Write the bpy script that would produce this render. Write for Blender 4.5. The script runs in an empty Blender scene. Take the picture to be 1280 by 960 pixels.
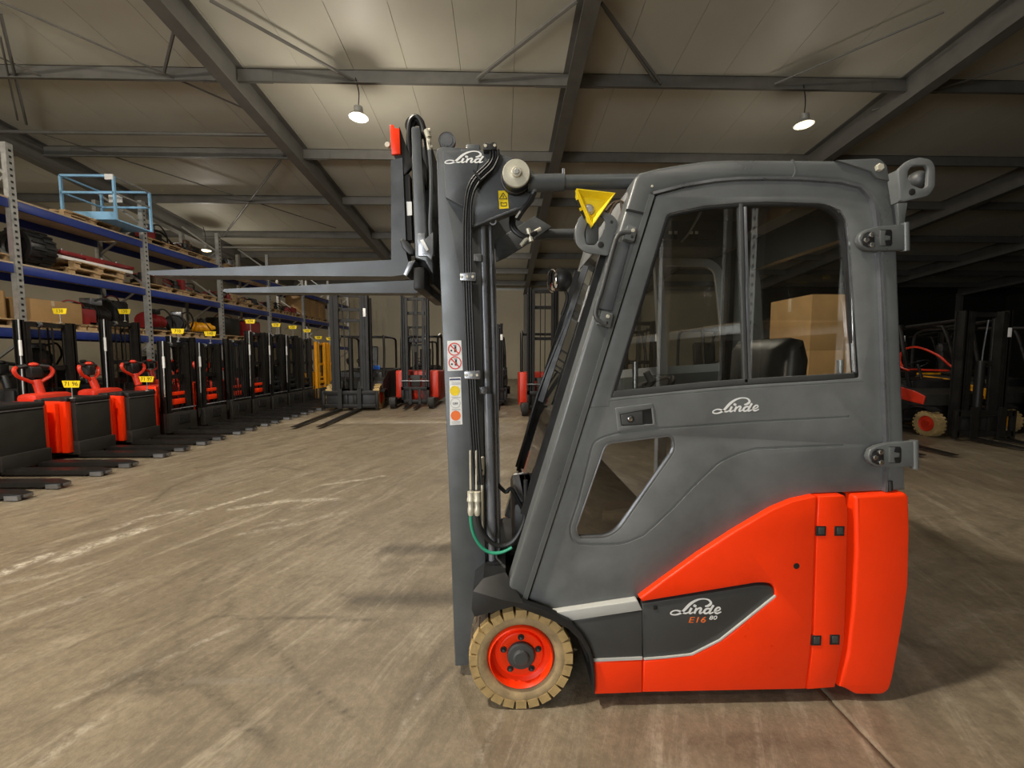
import bpy, bmesh, math, random
import numpy as np
from mathutils import Vector, Matrix
from mathutils.geometry import tessellate_polygon

S = bpy.context.scene
COL = S.collection
rad = math.radians

# ------------------------------------------------------------------ camera
FPX = 500.0                       # focal length in pixels of the 1280 wide frame
CAM_Z, YAW, PITCH = 1.52, rad(1.3), rad(4.0)
cam_data = bpy.data.cameras.new('camera')
cam_data.sensor_width = 36.0
cam_data.lens = 36.0 * FPX / 1280.0
cam_data.clip_start, cam_data.clip_end = 0.05, 200
cam = bpy.data.objects.new('camera', cam_data)
cam.location = (0, 0, CAM_Z)
cam.rotation_euler = (math.pi / 2 - PITCH, 0, -YAW)
COL.objects.link(cam)
S.camera = cam

# ------------------------------------------------------------------ world and exposure
W = bpy.data.worlds.new('night')
S.world = W
W.use_nodes = True
W.node_tree.nodes['Background'].inputs[0].default_value = (0.75, 0.82, 1.0, 1)
W.node_tree.nodes['Background'].inputs[1].default_value = 0.02
S.view_settings.view_transform = 'Standard'
S.view_settings.look = 'None'
S.view_settings.exposure = 0.2
S.view_settings.gamma = 1.0
S.view_settings.use_curve_mapping = False

# broad cool area light from behind the photographer's left, its source unseen
def area_light(name, loc, target, sx, sy, power, color):
    d = bpy.data.lights.new(name, 'AREA')
    d.shape, d.size, d.size_y, d.energy, d.color = 'RECTANGLE', sx, sy, power, color
    o = bpy.data.objects.new(name, d)
    o.location = loc
    o.rotation_euler = (Vector(target) - Vector(loc)).to_track_quat('-Z', 'Y').to_euler()
    COL.objects.link(o)
    return o
area_light('cool_area_light', (-5.0, -8.7, 2.4), (-1, 2, 1.2), 7.0, 4.4, 1000, (0.95, 0.98, 1.0))
LAMP_COLOR = (1.0, 0.915, 0.79)
#            x      y      z    power
LAMPS = [(-3.11, 9.1, 6.66, 420), (6.68, 9.1, 6.63, 85), (-12.16, 17.0, 5.83, 260),
         (-3.3, 0.4, 7.4, 900), (-10.5, 0.4, 7.4, 760), (-1.5, 19.0, 5.9, 260),
         (3.7, -4.4, 7.8, 120)]

# ------------------------------------------------------------------ pixel rays
_F = Vector((math.sin(YAW) * math.cos(PITCH), math.cos(YAW) * math.cos(PITCH), -math.sin(PITCH)))
_R = Vector((math.cos(YAW), -math.sin(YAW), 0))
_U = _R.cross(_F)
def ray(u, v):
    return _F * FPX + _R * (u - 640) + _U * (480 - v)
def P(u, v, Y):
    """where the photograph's point (u, v) lies on the upright plane at depth Y"""
    d = ray(u, v); t = Y / d.y
    return Vector((d.x * t, Y, CAM_Z + d.z * t))
def PXc(u, v, X):
    d = ray(u, v); t = X / d.x
    return Vector((X, d.y * t, CAM_Z + d.z * t))
def G(u, v, z=0.0):
    d = ray(u, v); t = (z - CAM_Z) / d.z
    return Vector((d.x * t, d.y * t, z))

# ------------------------------------------------------------------ materials
MATS = {}
def mat(name, col, rough=0.5, metal=0.0, var=0.12, scale=6.0, bump=0.0, bscale=60.0, spec=0.5, coat=0.0,
        rvar=0.1):
    if name in MATS: return MATS[name]
    m = bpy.data.materials.new(name); m.use_nodes = True
    nt = m.node_tree; n = nt.nodes; b = n['Principled BSDF']
    tc = n.new('ShaderNodeTexCoord')
    no = n.new('ShaderNodeTexNoise'); no.inputs['Scale'].default_value = scale
    no.inputs['Detail'].default_value = 6; no.inputs['Roughness'].default_value = 0.65
    nt.links.new(tc.outputs['Object'], no.inputs['Vector'])
    cr = n.new('ShaderNodeMapRange'); cr.inputs[1].default_value = 0.3; cr.inputs[2].default_value = 0.7
    cr.inputs[3].default_value = 1 - var; cr.inputs[4].default_value = 1 + var
    nt.links.new(no.outputs['Fac'], cr.inputs[0])
    mx = n.new('ShaderNodeVectorMath'); mx.operation = 'SCALE'
    mx.inputs[0].default_value = col[:3]
    nt.links.new(cr.outputs[0], mx.inputs['Scale'])
    nt.links.new(mx.outputs[0], b.inputs['Base Color'])
    rr = n.new('ShaderNodeMapRange'); rr.inputs[1].default_value = 0.3; rr.inputs[2].default_value = 0.7
    rr.inputs[3].default_value = max(0.02, rough - rvar); rr.inputs[4].default_value = min(1, rough + rvar)
    nt.links.new(no.outputs['Fac'], rr.inputs[0]); nt.links.new(rr.outputs[0], b.inputs['Roughness'])
    b.inputs['Metallic'].default_value = metal
    b.inputs['Specular IOR Level'].default_value = spec
    b.inputs['Coat Weight'].default_value = coat
    b.inputs['Coat Roughness'].default_value = 0.15
    if bump:
        n2 = n.new('ShaderNodeTexNoise'); n2.inputs['Scale'].default_value = bscale; n2.inputs['Detail'].default_value = 4
        nt.links.new(tc.outputs['Object'], n2.inputs['Vector'])
        bp = n.new('ShaderNodeBump'); bp.inputs['Strength'].default_value = bump; bp.inputs['Distance'].default_value = 0.01
        nt.links.new(n2.outputs['Fac'], bp.inputs['Height']); nt.links.new(bp.outputs[0], b.inputs['Normal'])
    MATS[name] = m
    return m
def emit(name, col, strength):
    m = bpy.data.materials.new(name); m.use_nodes = True
    b = m.node_tree.nodes['Principled BSDF']
    b.inputs['Base Color'].default_value = (*col, 1)
    b.inputs['Emission Color'].default_value = (*col, 1); b.inputs['Emission Strength'].default_value = strength
    return m
def glass_mat(name, tint, refl, rough=0.02):
    m = bpy.data.materials.new(name); m.use_nodes = True
    nt = m.node_tree; n = nt.nodes; n.remove(n['Principled BSDF']); out = n['Material Output']
    tr = n.new('ShaderNodeBsdfTransparent'); tr.inputs[0].default_value = (*tint, 1)
    gl = n.new('ShaderNodeBsdfGlossy'); gl.inputs['Roughness'].default_value = rough
    ge = n.new('ShaderNodeNewGeometry'); dt = n.new('ShaderNodeVectorMath'); dt.operation = 'DOT_PRODUCT'
    nt.links.new(ge.outputs['Normal'], dt.inputs[0]); nt.links.new(ge.outputs['Incoming'], dt.inputs[1])
    def mth(op, a, b=None):
        x = n.new('ShaderNodeMath'); x.operation = op
        for i, q in enumerate((a, b)):
            if q is None: continue
            if isinstance(q, (int, float)): x.inputs[i].default_value = q
            else: nt.links.new(q, x.inputs[i])
        return x.outputs[0]
    fr = mth('ADD', mth('MULTIPLY', mth('POWER', mth('SUBTRACT', 1.0, mth('ABSOLUTE', dt.outputs['Value'])), 5.0), 0.92), 0.035)
    ad = n.new('ShaderNodeMath'); ad.operation = 'ADD'; ad.inputs[1].default_value = refl; ad.use_clamp = True
    mx = n.new('ShaderNodeMixShader')
    nt.links.new(fr, ad.inputs[0]); nt.links.new(ad.outputs[0], mx.inputs[0])
    nt.links.new(tr.outputs[0], mx.inputs[1]); nt.links.new(gl.outputs[0], mx.inputs[2])
    nt.links.new(mx.outputs[0], out.inputs[0])
    return m

M = {}
def defmats():
    M['grey'] = mat('grey_truck_paint', (0.100, 0.106, 0.105), 0.34, 0, 0.16, 3.5, 0.05, 300)
    M['door'] = mat('grey_door_plastic', (0.135, 0.142, 0.140), 0.46, 0, 0.24, 3.0, 0.06, 240)
    M['anthracite'] = mat('anthracite_paint', (0.052, 0.054, 0.053), 0.42, 0, 0.1, 4, 0.04, 300)
    M['mast'] = mat('mast_grey_paint', (0.086, 0.093, 0.098), 0.36, 0.2, 0.14, 5, 0.04, 200)
    M['black'] = mat('black_plastic', (0.014, 0.014, 0.014), 0.45, 0, 0.2, 8)
    M['rail'] = mat('mast_paint_lightened', (0.20, 0.21, 0.23), 0.3, 0.2, 0.12, 6)  # lighter copy of the mast grey, brightness put into the colour
    M['dark'] = mat('dark_steel', (0.012, 0.0108, 0.0095), 0.45, 0.0, 0.25, 6, 0.05, 80, 0.3)
    M['charcoal'] = mat('charcoal_panel', (0.026, 0.024, 0.021), 0.5, 0, 0.15, 5, 0, 60, 0.35)
    M['wallside'] = mat('beige_wall_shaded', (0.30, 0.26, 0.185), 0.65, 0, 0.1, 0.6)  # darker copy of the beige wall, shade behind the racking painted in
    M['rubber'] = mat('black_rubber', (0.012, 0.012, 0.012), 0.42, 0, 0.2, 10)
    M['red'] = mat('red_orange_paint', (0.95, 0.042, 0.003), 0.36, 0, 0.05, 4, 0.05, 260, 0.35)
    M['redbg'] = mat('red_body_paint', (0.62, 0.035, 0.012), 0.4, 0, 0.15, 4)
    M['steel'] = mat('worn_steel', (0.30, 0.31, 0.33), 0.34, 0.8, 0.2, 6)
    M['zinc'] = mat('zinc_plate', (0.58, 0.55, 0.44), 0.38, 0.25, 0.15, 9)
    M['chrome'] = mat('chrome', (0.7, 0.7, 0.7), 0.12, 1.0, 0.03, 5)
    M['white'] = mat('white_vinyl', (0.80, 0.80, 0.78), 0.5, 0, 0.03, 5)
    M['silver'] = mat('silver_grey_stripe', (0.50, 0.50, 0.47), 0.45, 0, 0.05, 5)
    M['yellow'] = mat('yellow_plastic', (0.85, 0.62, 0.01), 0.4, 0, 0.08, 20)
    M['amber'] = mat('amber_yellow_paint', (0.80, 0.36, 0.008), 0.42, 0, 0.08, 6)
    M['signred'] = mat('sign_red', (0.65, 0.03, 0.02), 0.5, 0, 0.04)
    M['orange'] = mat('sign_orange', (0.85, 0.18, 0.03), 0.5, 0, 0.04)
    M['navy'] = mat('navy_print', (0.02, 0.03, 0.12), 0.5, 0, 0.04)
    M['tan'] = mat('dusty_tan_rubber', (0.42, 0.29, 0.12), 0.72, 0, 0.22, 18, 0.15, 90)
    M['tread'] = mat('worn_brown_tread', (0.085, 0.062, 0.042), 0.75, 0, 0.3, 22, 0.2, 70)
    M['tanside'] = mat('dusty_tyre_sidewall', (0.34, 0.245, 0.125), 0.75, 0, 0.35, 14, 0.15, 60)
    M['blue'] = mat('blue_beam_paint', (0.016, 0.035, 0.20), 0.45, 0, 0.12, 4)
    M['skyblue'] = mat('light_blue_paint', (0.26, 0.52, 0.78), 0.5, 0, 0.06, 4)
    M['galv'] = mat('galvanised_steel', (0.42, 0.42, 0.40), 0.42, 0.6, 0.18, 14)
    M['wood'] = mat('pallet_wood', (0.40, 0.27, 0.14), 0.75, 0, 0.35, 5, 0.2, 40)
    M['chip'] = mat('chipboard', (0.46, 0.36, 0.24), 0.75, 0, 0.2, 9)
    M['card'] = mat('brown_cardboard', (0.36, 0.22, 0.09), 0.75, 0, 0.15, 3)
    M['green'] = mat('green_hose', (0.03, 0.30, 0.17), 0.4, 0, 0.08)
    M['struct'] = mat('grey_steelwork', (0.15, 0.145, 0.13), 0.5, 0.2, 0.15, 3)
    M['ceil'] = mat('cream_roof_panel', (0.56, 0.54, 0.45), 0.55, 0, 0.05, 0.7)
    M['wall'] = mat('beige_wall_panel', (0.50, 0.44, 0.32), 0.6, 0, 0.08, 0.6)
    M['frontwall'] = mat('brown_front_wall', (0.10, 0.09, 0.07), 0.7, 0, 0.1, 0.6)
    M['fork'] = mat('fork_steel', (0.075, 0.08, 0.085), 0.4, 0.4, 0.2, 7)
    M['unlitwall'] = mat('unlit_wall_black', (0.02, 0.018, 0.015), 0.7, 0, 0.1, 0.6)  # darkness of the unlit right end put into the colour
    M['seat'] = mat('black_seat_cover', (0.022, 0.021, 0.02), 0.35, 0, 0.2, 10)
    M['glass'] = glass_mat('tinted_cab_glass', (0.90, 0.90, 0.87), 0.07)
    M['glasslow'] = glass_mat('dark_lower_glass', (0.42, 0.42, 0.40), 0.30)
    M['glassrear'] = glass_mat('rear_window_glass', (0.94, 0.94, 0.92), 0.0)
    M['trim'] = mat('lightened_cab_lining', (0.46, 0.47, 0.47), 0.4, 0, 0.08, 5)  # real lining is dark grey, lightened to brighten the dim cab inside
    M['screen'] = glass_mat('clear_guard_screen', (0.62, 0.60, 0.56), 0.03, 0.08)
    M['lampglass'] = emit('lamp_lens', (1.0, 0.80, 0.42), 1.9)
    M['grease'] = mat('brown_grease', (0.09, 0.06, 0.035), 0.5, 0, 0.4, 10)
    M['maroon'] = mat('maroon_paint', (0.22, 0.012, 0.012), 0.45, 0, 0.15)
    M['bluebar'] = mat('blue_plastic', (0.02, 0.11, 0.5), 0.4)
defmats()

# ------------------------------------------------------------------ mesh helpers
class MB:
    def __init__(s): s.v = []; s.f = []
    def add(s, vs, fs):
        o = len(s.v); s.v += [tuple(p) for p in vs]; s.f += [tuple(i + o for i in f) for f in fs]; return s
    def bx(s, x0, x1, y0, y1, z0, z1):
        return s.add([(x0,y0,z0),(x1,y0,z0),(x1,y1,z0),(x0,y1,z0),(x0,y0,z1),(x1,y0,z1),(x1,y1,z1),(x0,y1,z1)],
                     [(0,3,2,1),(4,5,6,7),(0,1,5,4),(1,2,6,5),(2,3,7,6),(3,0,4,7)])
    def cbx(s, x0, x1, y0, y1, z0, z1, b=0.01):
        """box with chamfered edges"""
        bm = bmesh.new()
        vs = [bm.verts.new(p) for p in [(x0,y0,z0),(x1,y0,z0),(x1,y1,z0),(x0,y1,z0),(x0,y0,z1),(x1,y0,z1),(x1,y1,z1),(x0,y1,z1)]]
        for f in [(0,3,2,1),(4,5,6,7),(0,1,5,4),(1,2,6,5),(2,3,7,6),(3,0,4,7)]: bm.faces.new([vs[i] for i in f])
        bmesh.ops.bevel(bm, geom=bm.edges[:], offset=b, segments=2, affect='EDGES', profile=0.5)
        bm.verts.index_update()
        s.add([v.co[:] for v in bm.verts], [[v.index for v in f.verts] for f in bm.faces]); bm.free(); return s
    def bar(s, p0, p1, w, h, up=(0,0,1)):
        """rectangular bar from p0 to p1"""
        p0, p1 = Vector(p0), Vector(p1); d = (p1 - p0).normalized(); up = Vector(up)
        if abs(d.dot(up)) > 0.99: up = Vector((0,1,0))
        a = d.cross(up).normalized() * (w / 2); b = a.cross(d).normalized() * (h / 2)
        return s.add([p0-a-b,p0+a-b,p0+a+b,p0-a+b,p1-a-b,p1+a-b,p1+a+b,p1-a+b],
                     [(0,1,2,3)[::-1],(4,5,6,7)[::-1][::-1],(0,1,5,4),(1,2,6,5),(2,3,7,6),(3,0,4,7)])
    def cyl(s, p0, p1, r0, r1=None, n=12):
        r1 = r0 if r1 is None else r1
        p0, p1 = Vector(p0), Vector(p1); d = (p1 - p0).normalized()
        a = d.orthogonal().normalized(); b = d.cross(a)
        vs = []
        for p, r in ((p0, r0), (p1, r1)):
            for i in range(n):
                t = 2 * math.pi * i / n; vs.append(p + (a * math.cos(t) + b * math.sin(t)) * r)
        fs = [(i, (i+1) % n, n + (i+1) % n, n + i) for i in range(n)] + [tuple(range(n))[::-1], tuple(range(n, 2*n))]
        return s.add(vs, fs)
    def tube(s, pts, r, n=8, smooth=0, caps=True):
        pts = [Vector(p) for p in pts]
        if smooth: pts = catmull(pts, smooth)
        vs = []; up = None; rs = r if isinstance(r, (list, tuple)) else None
        for i, p in enumerate(pts):
            d = (pts[min(i+1, len(pts)-1)] - pts[max(i-1, 0)]).normalized()
            a = d.orthogonal().normalized() if up is None else (up - d * up.dot(d)).normalized()
            up = a; b = d.cross(a)
            for k in range(n):
                t = 2 * math.pi * k / n; vs.append(p + (a * math.cos(t) + b * math.sin(t)) * r)
        m = len(pts)
        fs = [(j*n+i, j*n+(i+1) % n, (j+1)*n+(i+1) % n, (j+1)*n+i) for j in range(m-1) for i in range(n)]
        if caps: fs += [tuple(range(n))[::-1], tuple(range((m-1)*n, m*n))]
        return s.add(vs, fs)
    def lathe(s, prof, o, ax, n=24, closed=False, caps=True):
        """profile of (radius, height) turned about ax through o"""
        o = Vector(o); d = Vector(ax).normalized(); a = d.orthogonal().normalized(); b = d.cross(a)
        vs = []
        for r, h in prof:
            for i in range(n):
                t = 2 * math.pi * i / n; vs.append(o + d * h + (a * math.cos(t) + b * math.sin(t)) * r)
        m = len(prof)
        fs = [(j*n+i, j*n+(i+1) % n, (j+1)*n+(i+1) % n, (j+1)*n+i) for j in range(m-1) for i in range(n)]
        if closed: fs += [((m-1)*n+i, (m-1)*n+(i+1) % n, (i+1) % n, i) for i in range(n)]
        elif caps:
            if prof[0][0] > 1e-4: fs.append(tuple(range(n))[::-1])
            if prof[-1][0] > 1e-4: fs.append(tuple(range((m-1)*n, m*n)))
        return s.add(vs, fs)
    def ball(s, c, rx, ry=None, rz=None, n=16, m=10):
        ry = rx if ry is None else ry; rz = rx if rz is None else rz
        vs = []; c = Vector(c)
        for j in range(m + 1):
            p = math.pi * j / m
            for i in range(n):
                t = 2 * math.pi * i / n
                vs.append(c + Vector((rx*math.sin(p)*math.cos(t), ry*math.sin(p)*math.sin(t), rz*math.cos(p))))
        return s.add(vs, [(j*n+i, (j+1)*n+i, (j+1)*n+(i+1) % n, j*n+(i+1) % n) for j in range(m) for i in range(n)])
    def prism(s, poly, y0, y1):
        """(x, z) outline extruded in y"""
        n = len(poly)
        tri = tessellate_polygon([[Vector((p[0], p[1], 0)) for p in poly]])
        vs = [(p[0], y0, p[1]) for p in poly] + [(p[0], y1, p[1]) for p in poly]
        fs = [t for t in tri] + [tuple(i + n for i in t[::-1]) for t in tri]
        fs += [(i, (i+1) % n, n + (i+1) % n, n + i) for i in range(n)]
        return s.add(vs, fs)
    def ribbon(s, pts, w, y0, y1):
        """(x, z) path of constant width w, extruded in y"""
        pts = [Vector((p[0], p[1])) for p in pts]; L = []; Rr = []
        for i, p in enumerate(pts):
            d = (pts[min(i+1, len(pts)-1)] - pts[max(i-1, 0)]).normalized(); nn = Vector((-d.y, d.x)) * (w / 2)
            L.append(p + nn); Rr.append(p - nn)
        return s.prism([tuple(p) for p in L] + [tuple(p) for p in Rr[::-1]], y0, y1)
    def build(s, name, m, parent=None, kind=None, ang=38, label=None, smooth=True, inv=True):
        me = bpy.data.meshes.new(name); me.from_pydata(s.v, [], s.f); me.validate()
        bm = bmesh.new(); bm.from_mesh(me); bmesh.ops.recalc_face_normals(bm, faces=bm.faces[:]); bm.to_mesh(me); bm.free()
        return link(name, me, m, parent, kind, ang, label, smooth, inv)

def link(name, me, m, parent=None, kind=None, ang=38, label=None, smooth=True, inv=True):
    me.materials.append(m)
    if smooth:
        me.polygons.foreach_set('use_smooth', [True] * len(me.polygons))
        me.set_sharp_from_angle(angle=rad(ang))
    o = bpy.data.objects.new(name, me); COL.objects.link(o)
    if parent is not None:
        o.parent = parent
        if inv: o.matrix_parent_inverse = world_of(parent).inverted()
    if kind: o['kind'] = kind
    if label: o['label'] = label
    return o
def world_of(o):
    m = o.matrix_basis.copy()
    while o.parent is not None:
        m = o.matrix_parent_inverse @ m; o = o.parent; m = o.matrix_basis @ m
    return m
def catmull(pts, k):
    out = []; n = len(pts)
    for i in range(n - 1):
        p0, p1, p2, p3 = pts[max(i-1, 0)], pts[i], pts[i+1], pts[min(i+2, n-1)]
        for j in range(k):
            t = j / k
            out.append(0.5 * ((2*p1) + (p2-p0)*t + (2*p0-5*p1+4*p2-p3)*t*t + (3*p1-p0-3*p2+p3)*t*t*t))
    out.append(pts[-1]); return out
def thing(name, label, cat, loc=(0, 0, 0), rz=0.0, group=None):
    o = bpy.data.objects.new(name, None); o.empty_display_size = 0.1; COL.objects.link(o)
    o.location = loc; o.rotation_euler = (0, 0, rz); tag(o, label, cat, group); return o
def tag(o, label, cat, group=None):
    o['label'] = label; o['category'] = cat
    if group: o['group'] = group
    return o
def kids(o): return [c for c in ALLKIDS.get(o.name, [])]
def copy_tree(o, parent=None):
    c = o.copy(); COL.objects.link(c)
    if parent is not None: c.parent = parent
    for ch in list(o.children): copy_tree(ch, c)
    return c
def dup(o, loc, rz=0.0, label=None, group=None):
    c = copy_tree(o); c.location = loc; c.rotation_euler = (0, 0, rz)
    if label: c['label'] = label
    if group: c['group'] = group
    return c

def rp(pts, n=5):
    """outline in pixels; a third number on a point rounds that corner"""
    out = []; N = len(pts)
    for i, p in enumerate(pts):
        if len(p) < 3 or p[2] <= 0: out.append((p[0], p[1])); continue
        a = Vector(pts[i-1][:2]); b = Vector(p[:2]); c = Vector(pts[(i+1) % N][:2])
        d1 = (a - b); d2 = (c - b); k = min(p[2], d1.length * 0.48, d2.length * 0.48)
        s0 = b + d1.normalized() * k; s1 = b + d2.normalized() * k
        for j in range(n + 1):
            t = j / n; q = s0 * (1-t)**2 + b * 2*t*(1-t) + s1 * t*t; out.append((q.x, q.y))
    return out
def area2(p): return sum(p[i-1][0]*p[i][1] - p[i][0]*p[i-1][1] for i in range(len(p)))
def offset(poly, d):
    """shift an outline inwards by d"""
    sgn = 1 if area2(poly) > 0 else -1; out = []; n = len(poly)
    for i in range(n):
        a, b, c = Vector(poly[i-1]), Vector(poly[i]), Vector(poly[(i+1) % n])
        e1 = (b - a); e2 = (c - b)
        if e1.length < 1e-9 or e2.length < 1e-9: out.append(tuple(b)); continue
        e1.normalize(); e2.normalize()
        n1 = Vector((-e1.y, e1.x)) * sgn; n2 = Vector((-e2.y, e2.x)) * sgn
        m = (n1 + n2); k = 1 + n1.dot(n2)
        out.append(tuple(b + m * (d / max(k, 0.35))))
    return out
def slab_mesh(loops, Y, t, b=0.003, seg=2):
    """(x, z) loops (first the outline, then holes) as a plate from Y to Y+t with rounded front edges"""
    allv = []; faces = []; rings = []
    for li, lp in enumerate(loops):
        s = 1 if li == 0 else -1
        rr = []
        for k in range(seg + 1):
            a = math.pi / 2 * k / seg
            ins = b * (1 - math.sin(a)); dep = b * (1 - math.cos(a))
            q = offset(lp, ins * s) if ins > 1e-7 else lp
            rr.append((q, Y + dep))
        rr.append((lp, Y + t)); rings.append(rr)
    base = []
    for rr in rings:
        idx = []
        for q, y in rr:
            idx.append(list(range(len(allv), len(allv) + len(q)))); allv += [(p[0], y, p[1]) for p in q]
        base.append(idx)
        n = len(rr[0][0])
        for k in range(len(rr) - 1):
            for i in range(n):
                faces.append((idx[k][i], idx[k][(i+1) % n], idx[k+1][(i+1) % n], idx[k+1][i]))
    for w in (0, -1):
        flat = [i for idx in base for i in idx[w]]
        tri = tessellate_polygon([[Vector((allv[i][0], allv[i][2], 0)) for i in idx[w]] for idx in base])
        faces += [tuple(flat[i] for i in f) for f in tri]
    return allv, faces
def px2xz(lp, Y): return [(lambda q: (q.x, q.z))(P(p[0], p[1], Y)) for p in lp]
def plate(name, loops, Y, t, m, parent=None, b=0.003, seg=2, raw=False, mb=None, label=None, ang=50):
    """plate traced on the plane at depth Y"""
    L = [lp if raw else px2xz(lp, Y) for lp in loops]
    v, f = slab_mesh(L, Y, t, b, seg)
    if mb is not None: mb.add(v, f); return mb
    return MB().add(v, f).build(name, m, parent, ang=ang, label=label)
def text(s, size, m, name, parent, mtx, ext=0.0005, shear=0.0, inv=True):
    c = bpy.data.curves.new(name, 'FONT'); c.body = s; c.size = size; c.extrude = ext; c.shear = shear
    c.align_x = 'CENTER'; c.align_y = 'CENTER'; c.resolution_u = 3
    t = bpy.data.objects.new(name, c); COL.objects.link(t)
    dg = bpy.context.evaluated_depsgraph_get()
    me = bpy.data.meshes.new_from_object(t.evaluated_get(dg)); bpy.data.objects.remove(t)
    me.transform(mtx)
    return link(name, me, m, parent, smooth=False, inv=inv)
# ================================================================== the hall
def roof_z(y): return 8.5 - 0.09 * y
X0, X1, Y0, Y1 = -17.0, 34.0, -9.0, 26.6

# ---- concrete floor: near slabs carry painted wear on a fine grid
def floor_material():
    m = bpy.data.materials.new('worn_concrete'); m.use_nodes = True
    nt = m.node_tree; n = nt.nodes; L = nt.links; b = n['Principled BSDF']
    geo = n.new('ShaderNodeNewGeometry')
    def noise(scale, detail=6, rough=0.6, vec=None, dist=0.0):
        x = n.new('ShaderNodeTexNoise'); x.inputs['Scale'].default_value = scale; x.inputs['Detail'].default_value = detail
        x.inputs['Roughness'].default_value = rough; x.inputs['Distortion'].default_value = dist
        L.new(vec if vec else geo.outputs['Position'], x.inputs['Vector']); return x.outputs['Fac']
    def rng(src, a, bb, c, d):
        x = n.new('ShaderNodeMapRange'); x.inputs[1].default_value = a; x.inputs[2].default_value = bb
        x.inputs[3].default_value = c; x.inputs[4].default_value = d; L.new(src, x.inputs[0]); return x.outputs[0]
    def mix(f, a, bcol):
        x = n.new('ShaderNodeMix'); x.data_type = 'RGBA'
        if isinstance(f, float): x.inputs[0].default_value = f
        else: L.new(f, x.inputs[0])
        for i, c in ((6, a), (7, bcol)):
            if isinstance(c, tuple): x.inputs[i].default_value = (*c, 1)
            else: L.new(c, x.inputs[i])
        return x.outputs[2]
    # streaks dragged along the driving direction
    mp = n.new('ShaderNodeMapping'); mp.vector_type = 'TEXTURE'; mp.inputs['Rotation'].default_value = (0, 0, rad(67)); mp.inputs['Scale'].default_value = (1.5, 0.22, 1)
    L.new(geo.outputs['Position'], mp.inputs['Vector'])
    big = noise(0.45, 5, 0.6); mid = noise(3.2, 9, 0.68, None, 0.6); fine = noise(26, 8, 0.7)
    st = noise(1.6, 9, 0.72, mp.outputs['Vector'], 0.8)
    base = mix(rng(big, 0.3, 0.7, 0, 1), (0.195, 0.154, 0.103), (0.288, 0.235, 0.160))
    base = mix(rng(mid, 0.44, 0.66, 0, 0.8), base, (0.150, 0.118, 0.080))
    base = mix(rng(st, 0.52, 0.68, 0, 0.75), base, (0.42, 0.36, 0.27))
    base = mix(rng(st, 0.32, 0.46, 0.75, 0), base, (0.105, 0.083, 0.058))
    base = mix(rng(noise(75, 5, 0.75), 0.52, 0.68, 0, 0.35), base, (0.36, 0.30, 0.22))
    base = mix(rng(fine, 0.42, 0.66, 0, 0.55), base, (0.12, 0.097, 0.066))
    at = n.new('ShaderNodeAttribute'); at.attribute_name = 'wear'
    sp = n.new('ShaderNodeSeparateColor'); L.new(at.outputs['Color'], sp.inputs[0])
    brk = noise(17, 10, 0.8)
    mul = n.new('ShaderNodeMath'); mul.operation = 'MULTIPLY'; L.new(sp.outputs[0], mul.inputs[0]); L.new(rng(brk, 0.44, 0.58, 0.0, 1.0), mul.inputs[1])
    base = mix(mul.outputs[0], base, (0.62, 0.56, 0.46))
    mul2 = n.new('ShaderNodeMath'); mul2.operation = 'MULTIPLY'; L.new(sp.outputs[1], mul2.inputs[0]); L.new(rng(brk, 0.38, 0.6, 0.1, 1.0), mul2.inputs[1])
    base = mix(mul2.outputs[0], base, (0.060, 0.047, 0.034))
    L.new(base, b.inputs['Base Color'])
    L.new(rng(mid, 0.3, 0.75, 0.30, 0.58), b.inputs['Roughness'])
    b.inputs['Specular IOR Level'].default_value = 0.42
    bp = n.new('ShaderNodeBump'); bp.inputs['Strength'].default_value = 0.5; bp.inputs['Distance'].default_value = 0.006
    hh = n.new('ShaderNodeMath'); hh.operation = 'ADD'; L.new(noise(60, 6, 0.7), hh.inputs[0]); L.new(noise(9, 6, 0.7), hh.inputs[1])
    L.new(hh.outputs[0], bp.inputs['Height']); L.new(bp.outputs[0], b.inputs['Normal'])
    return m
MF = floor_material()
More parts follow.
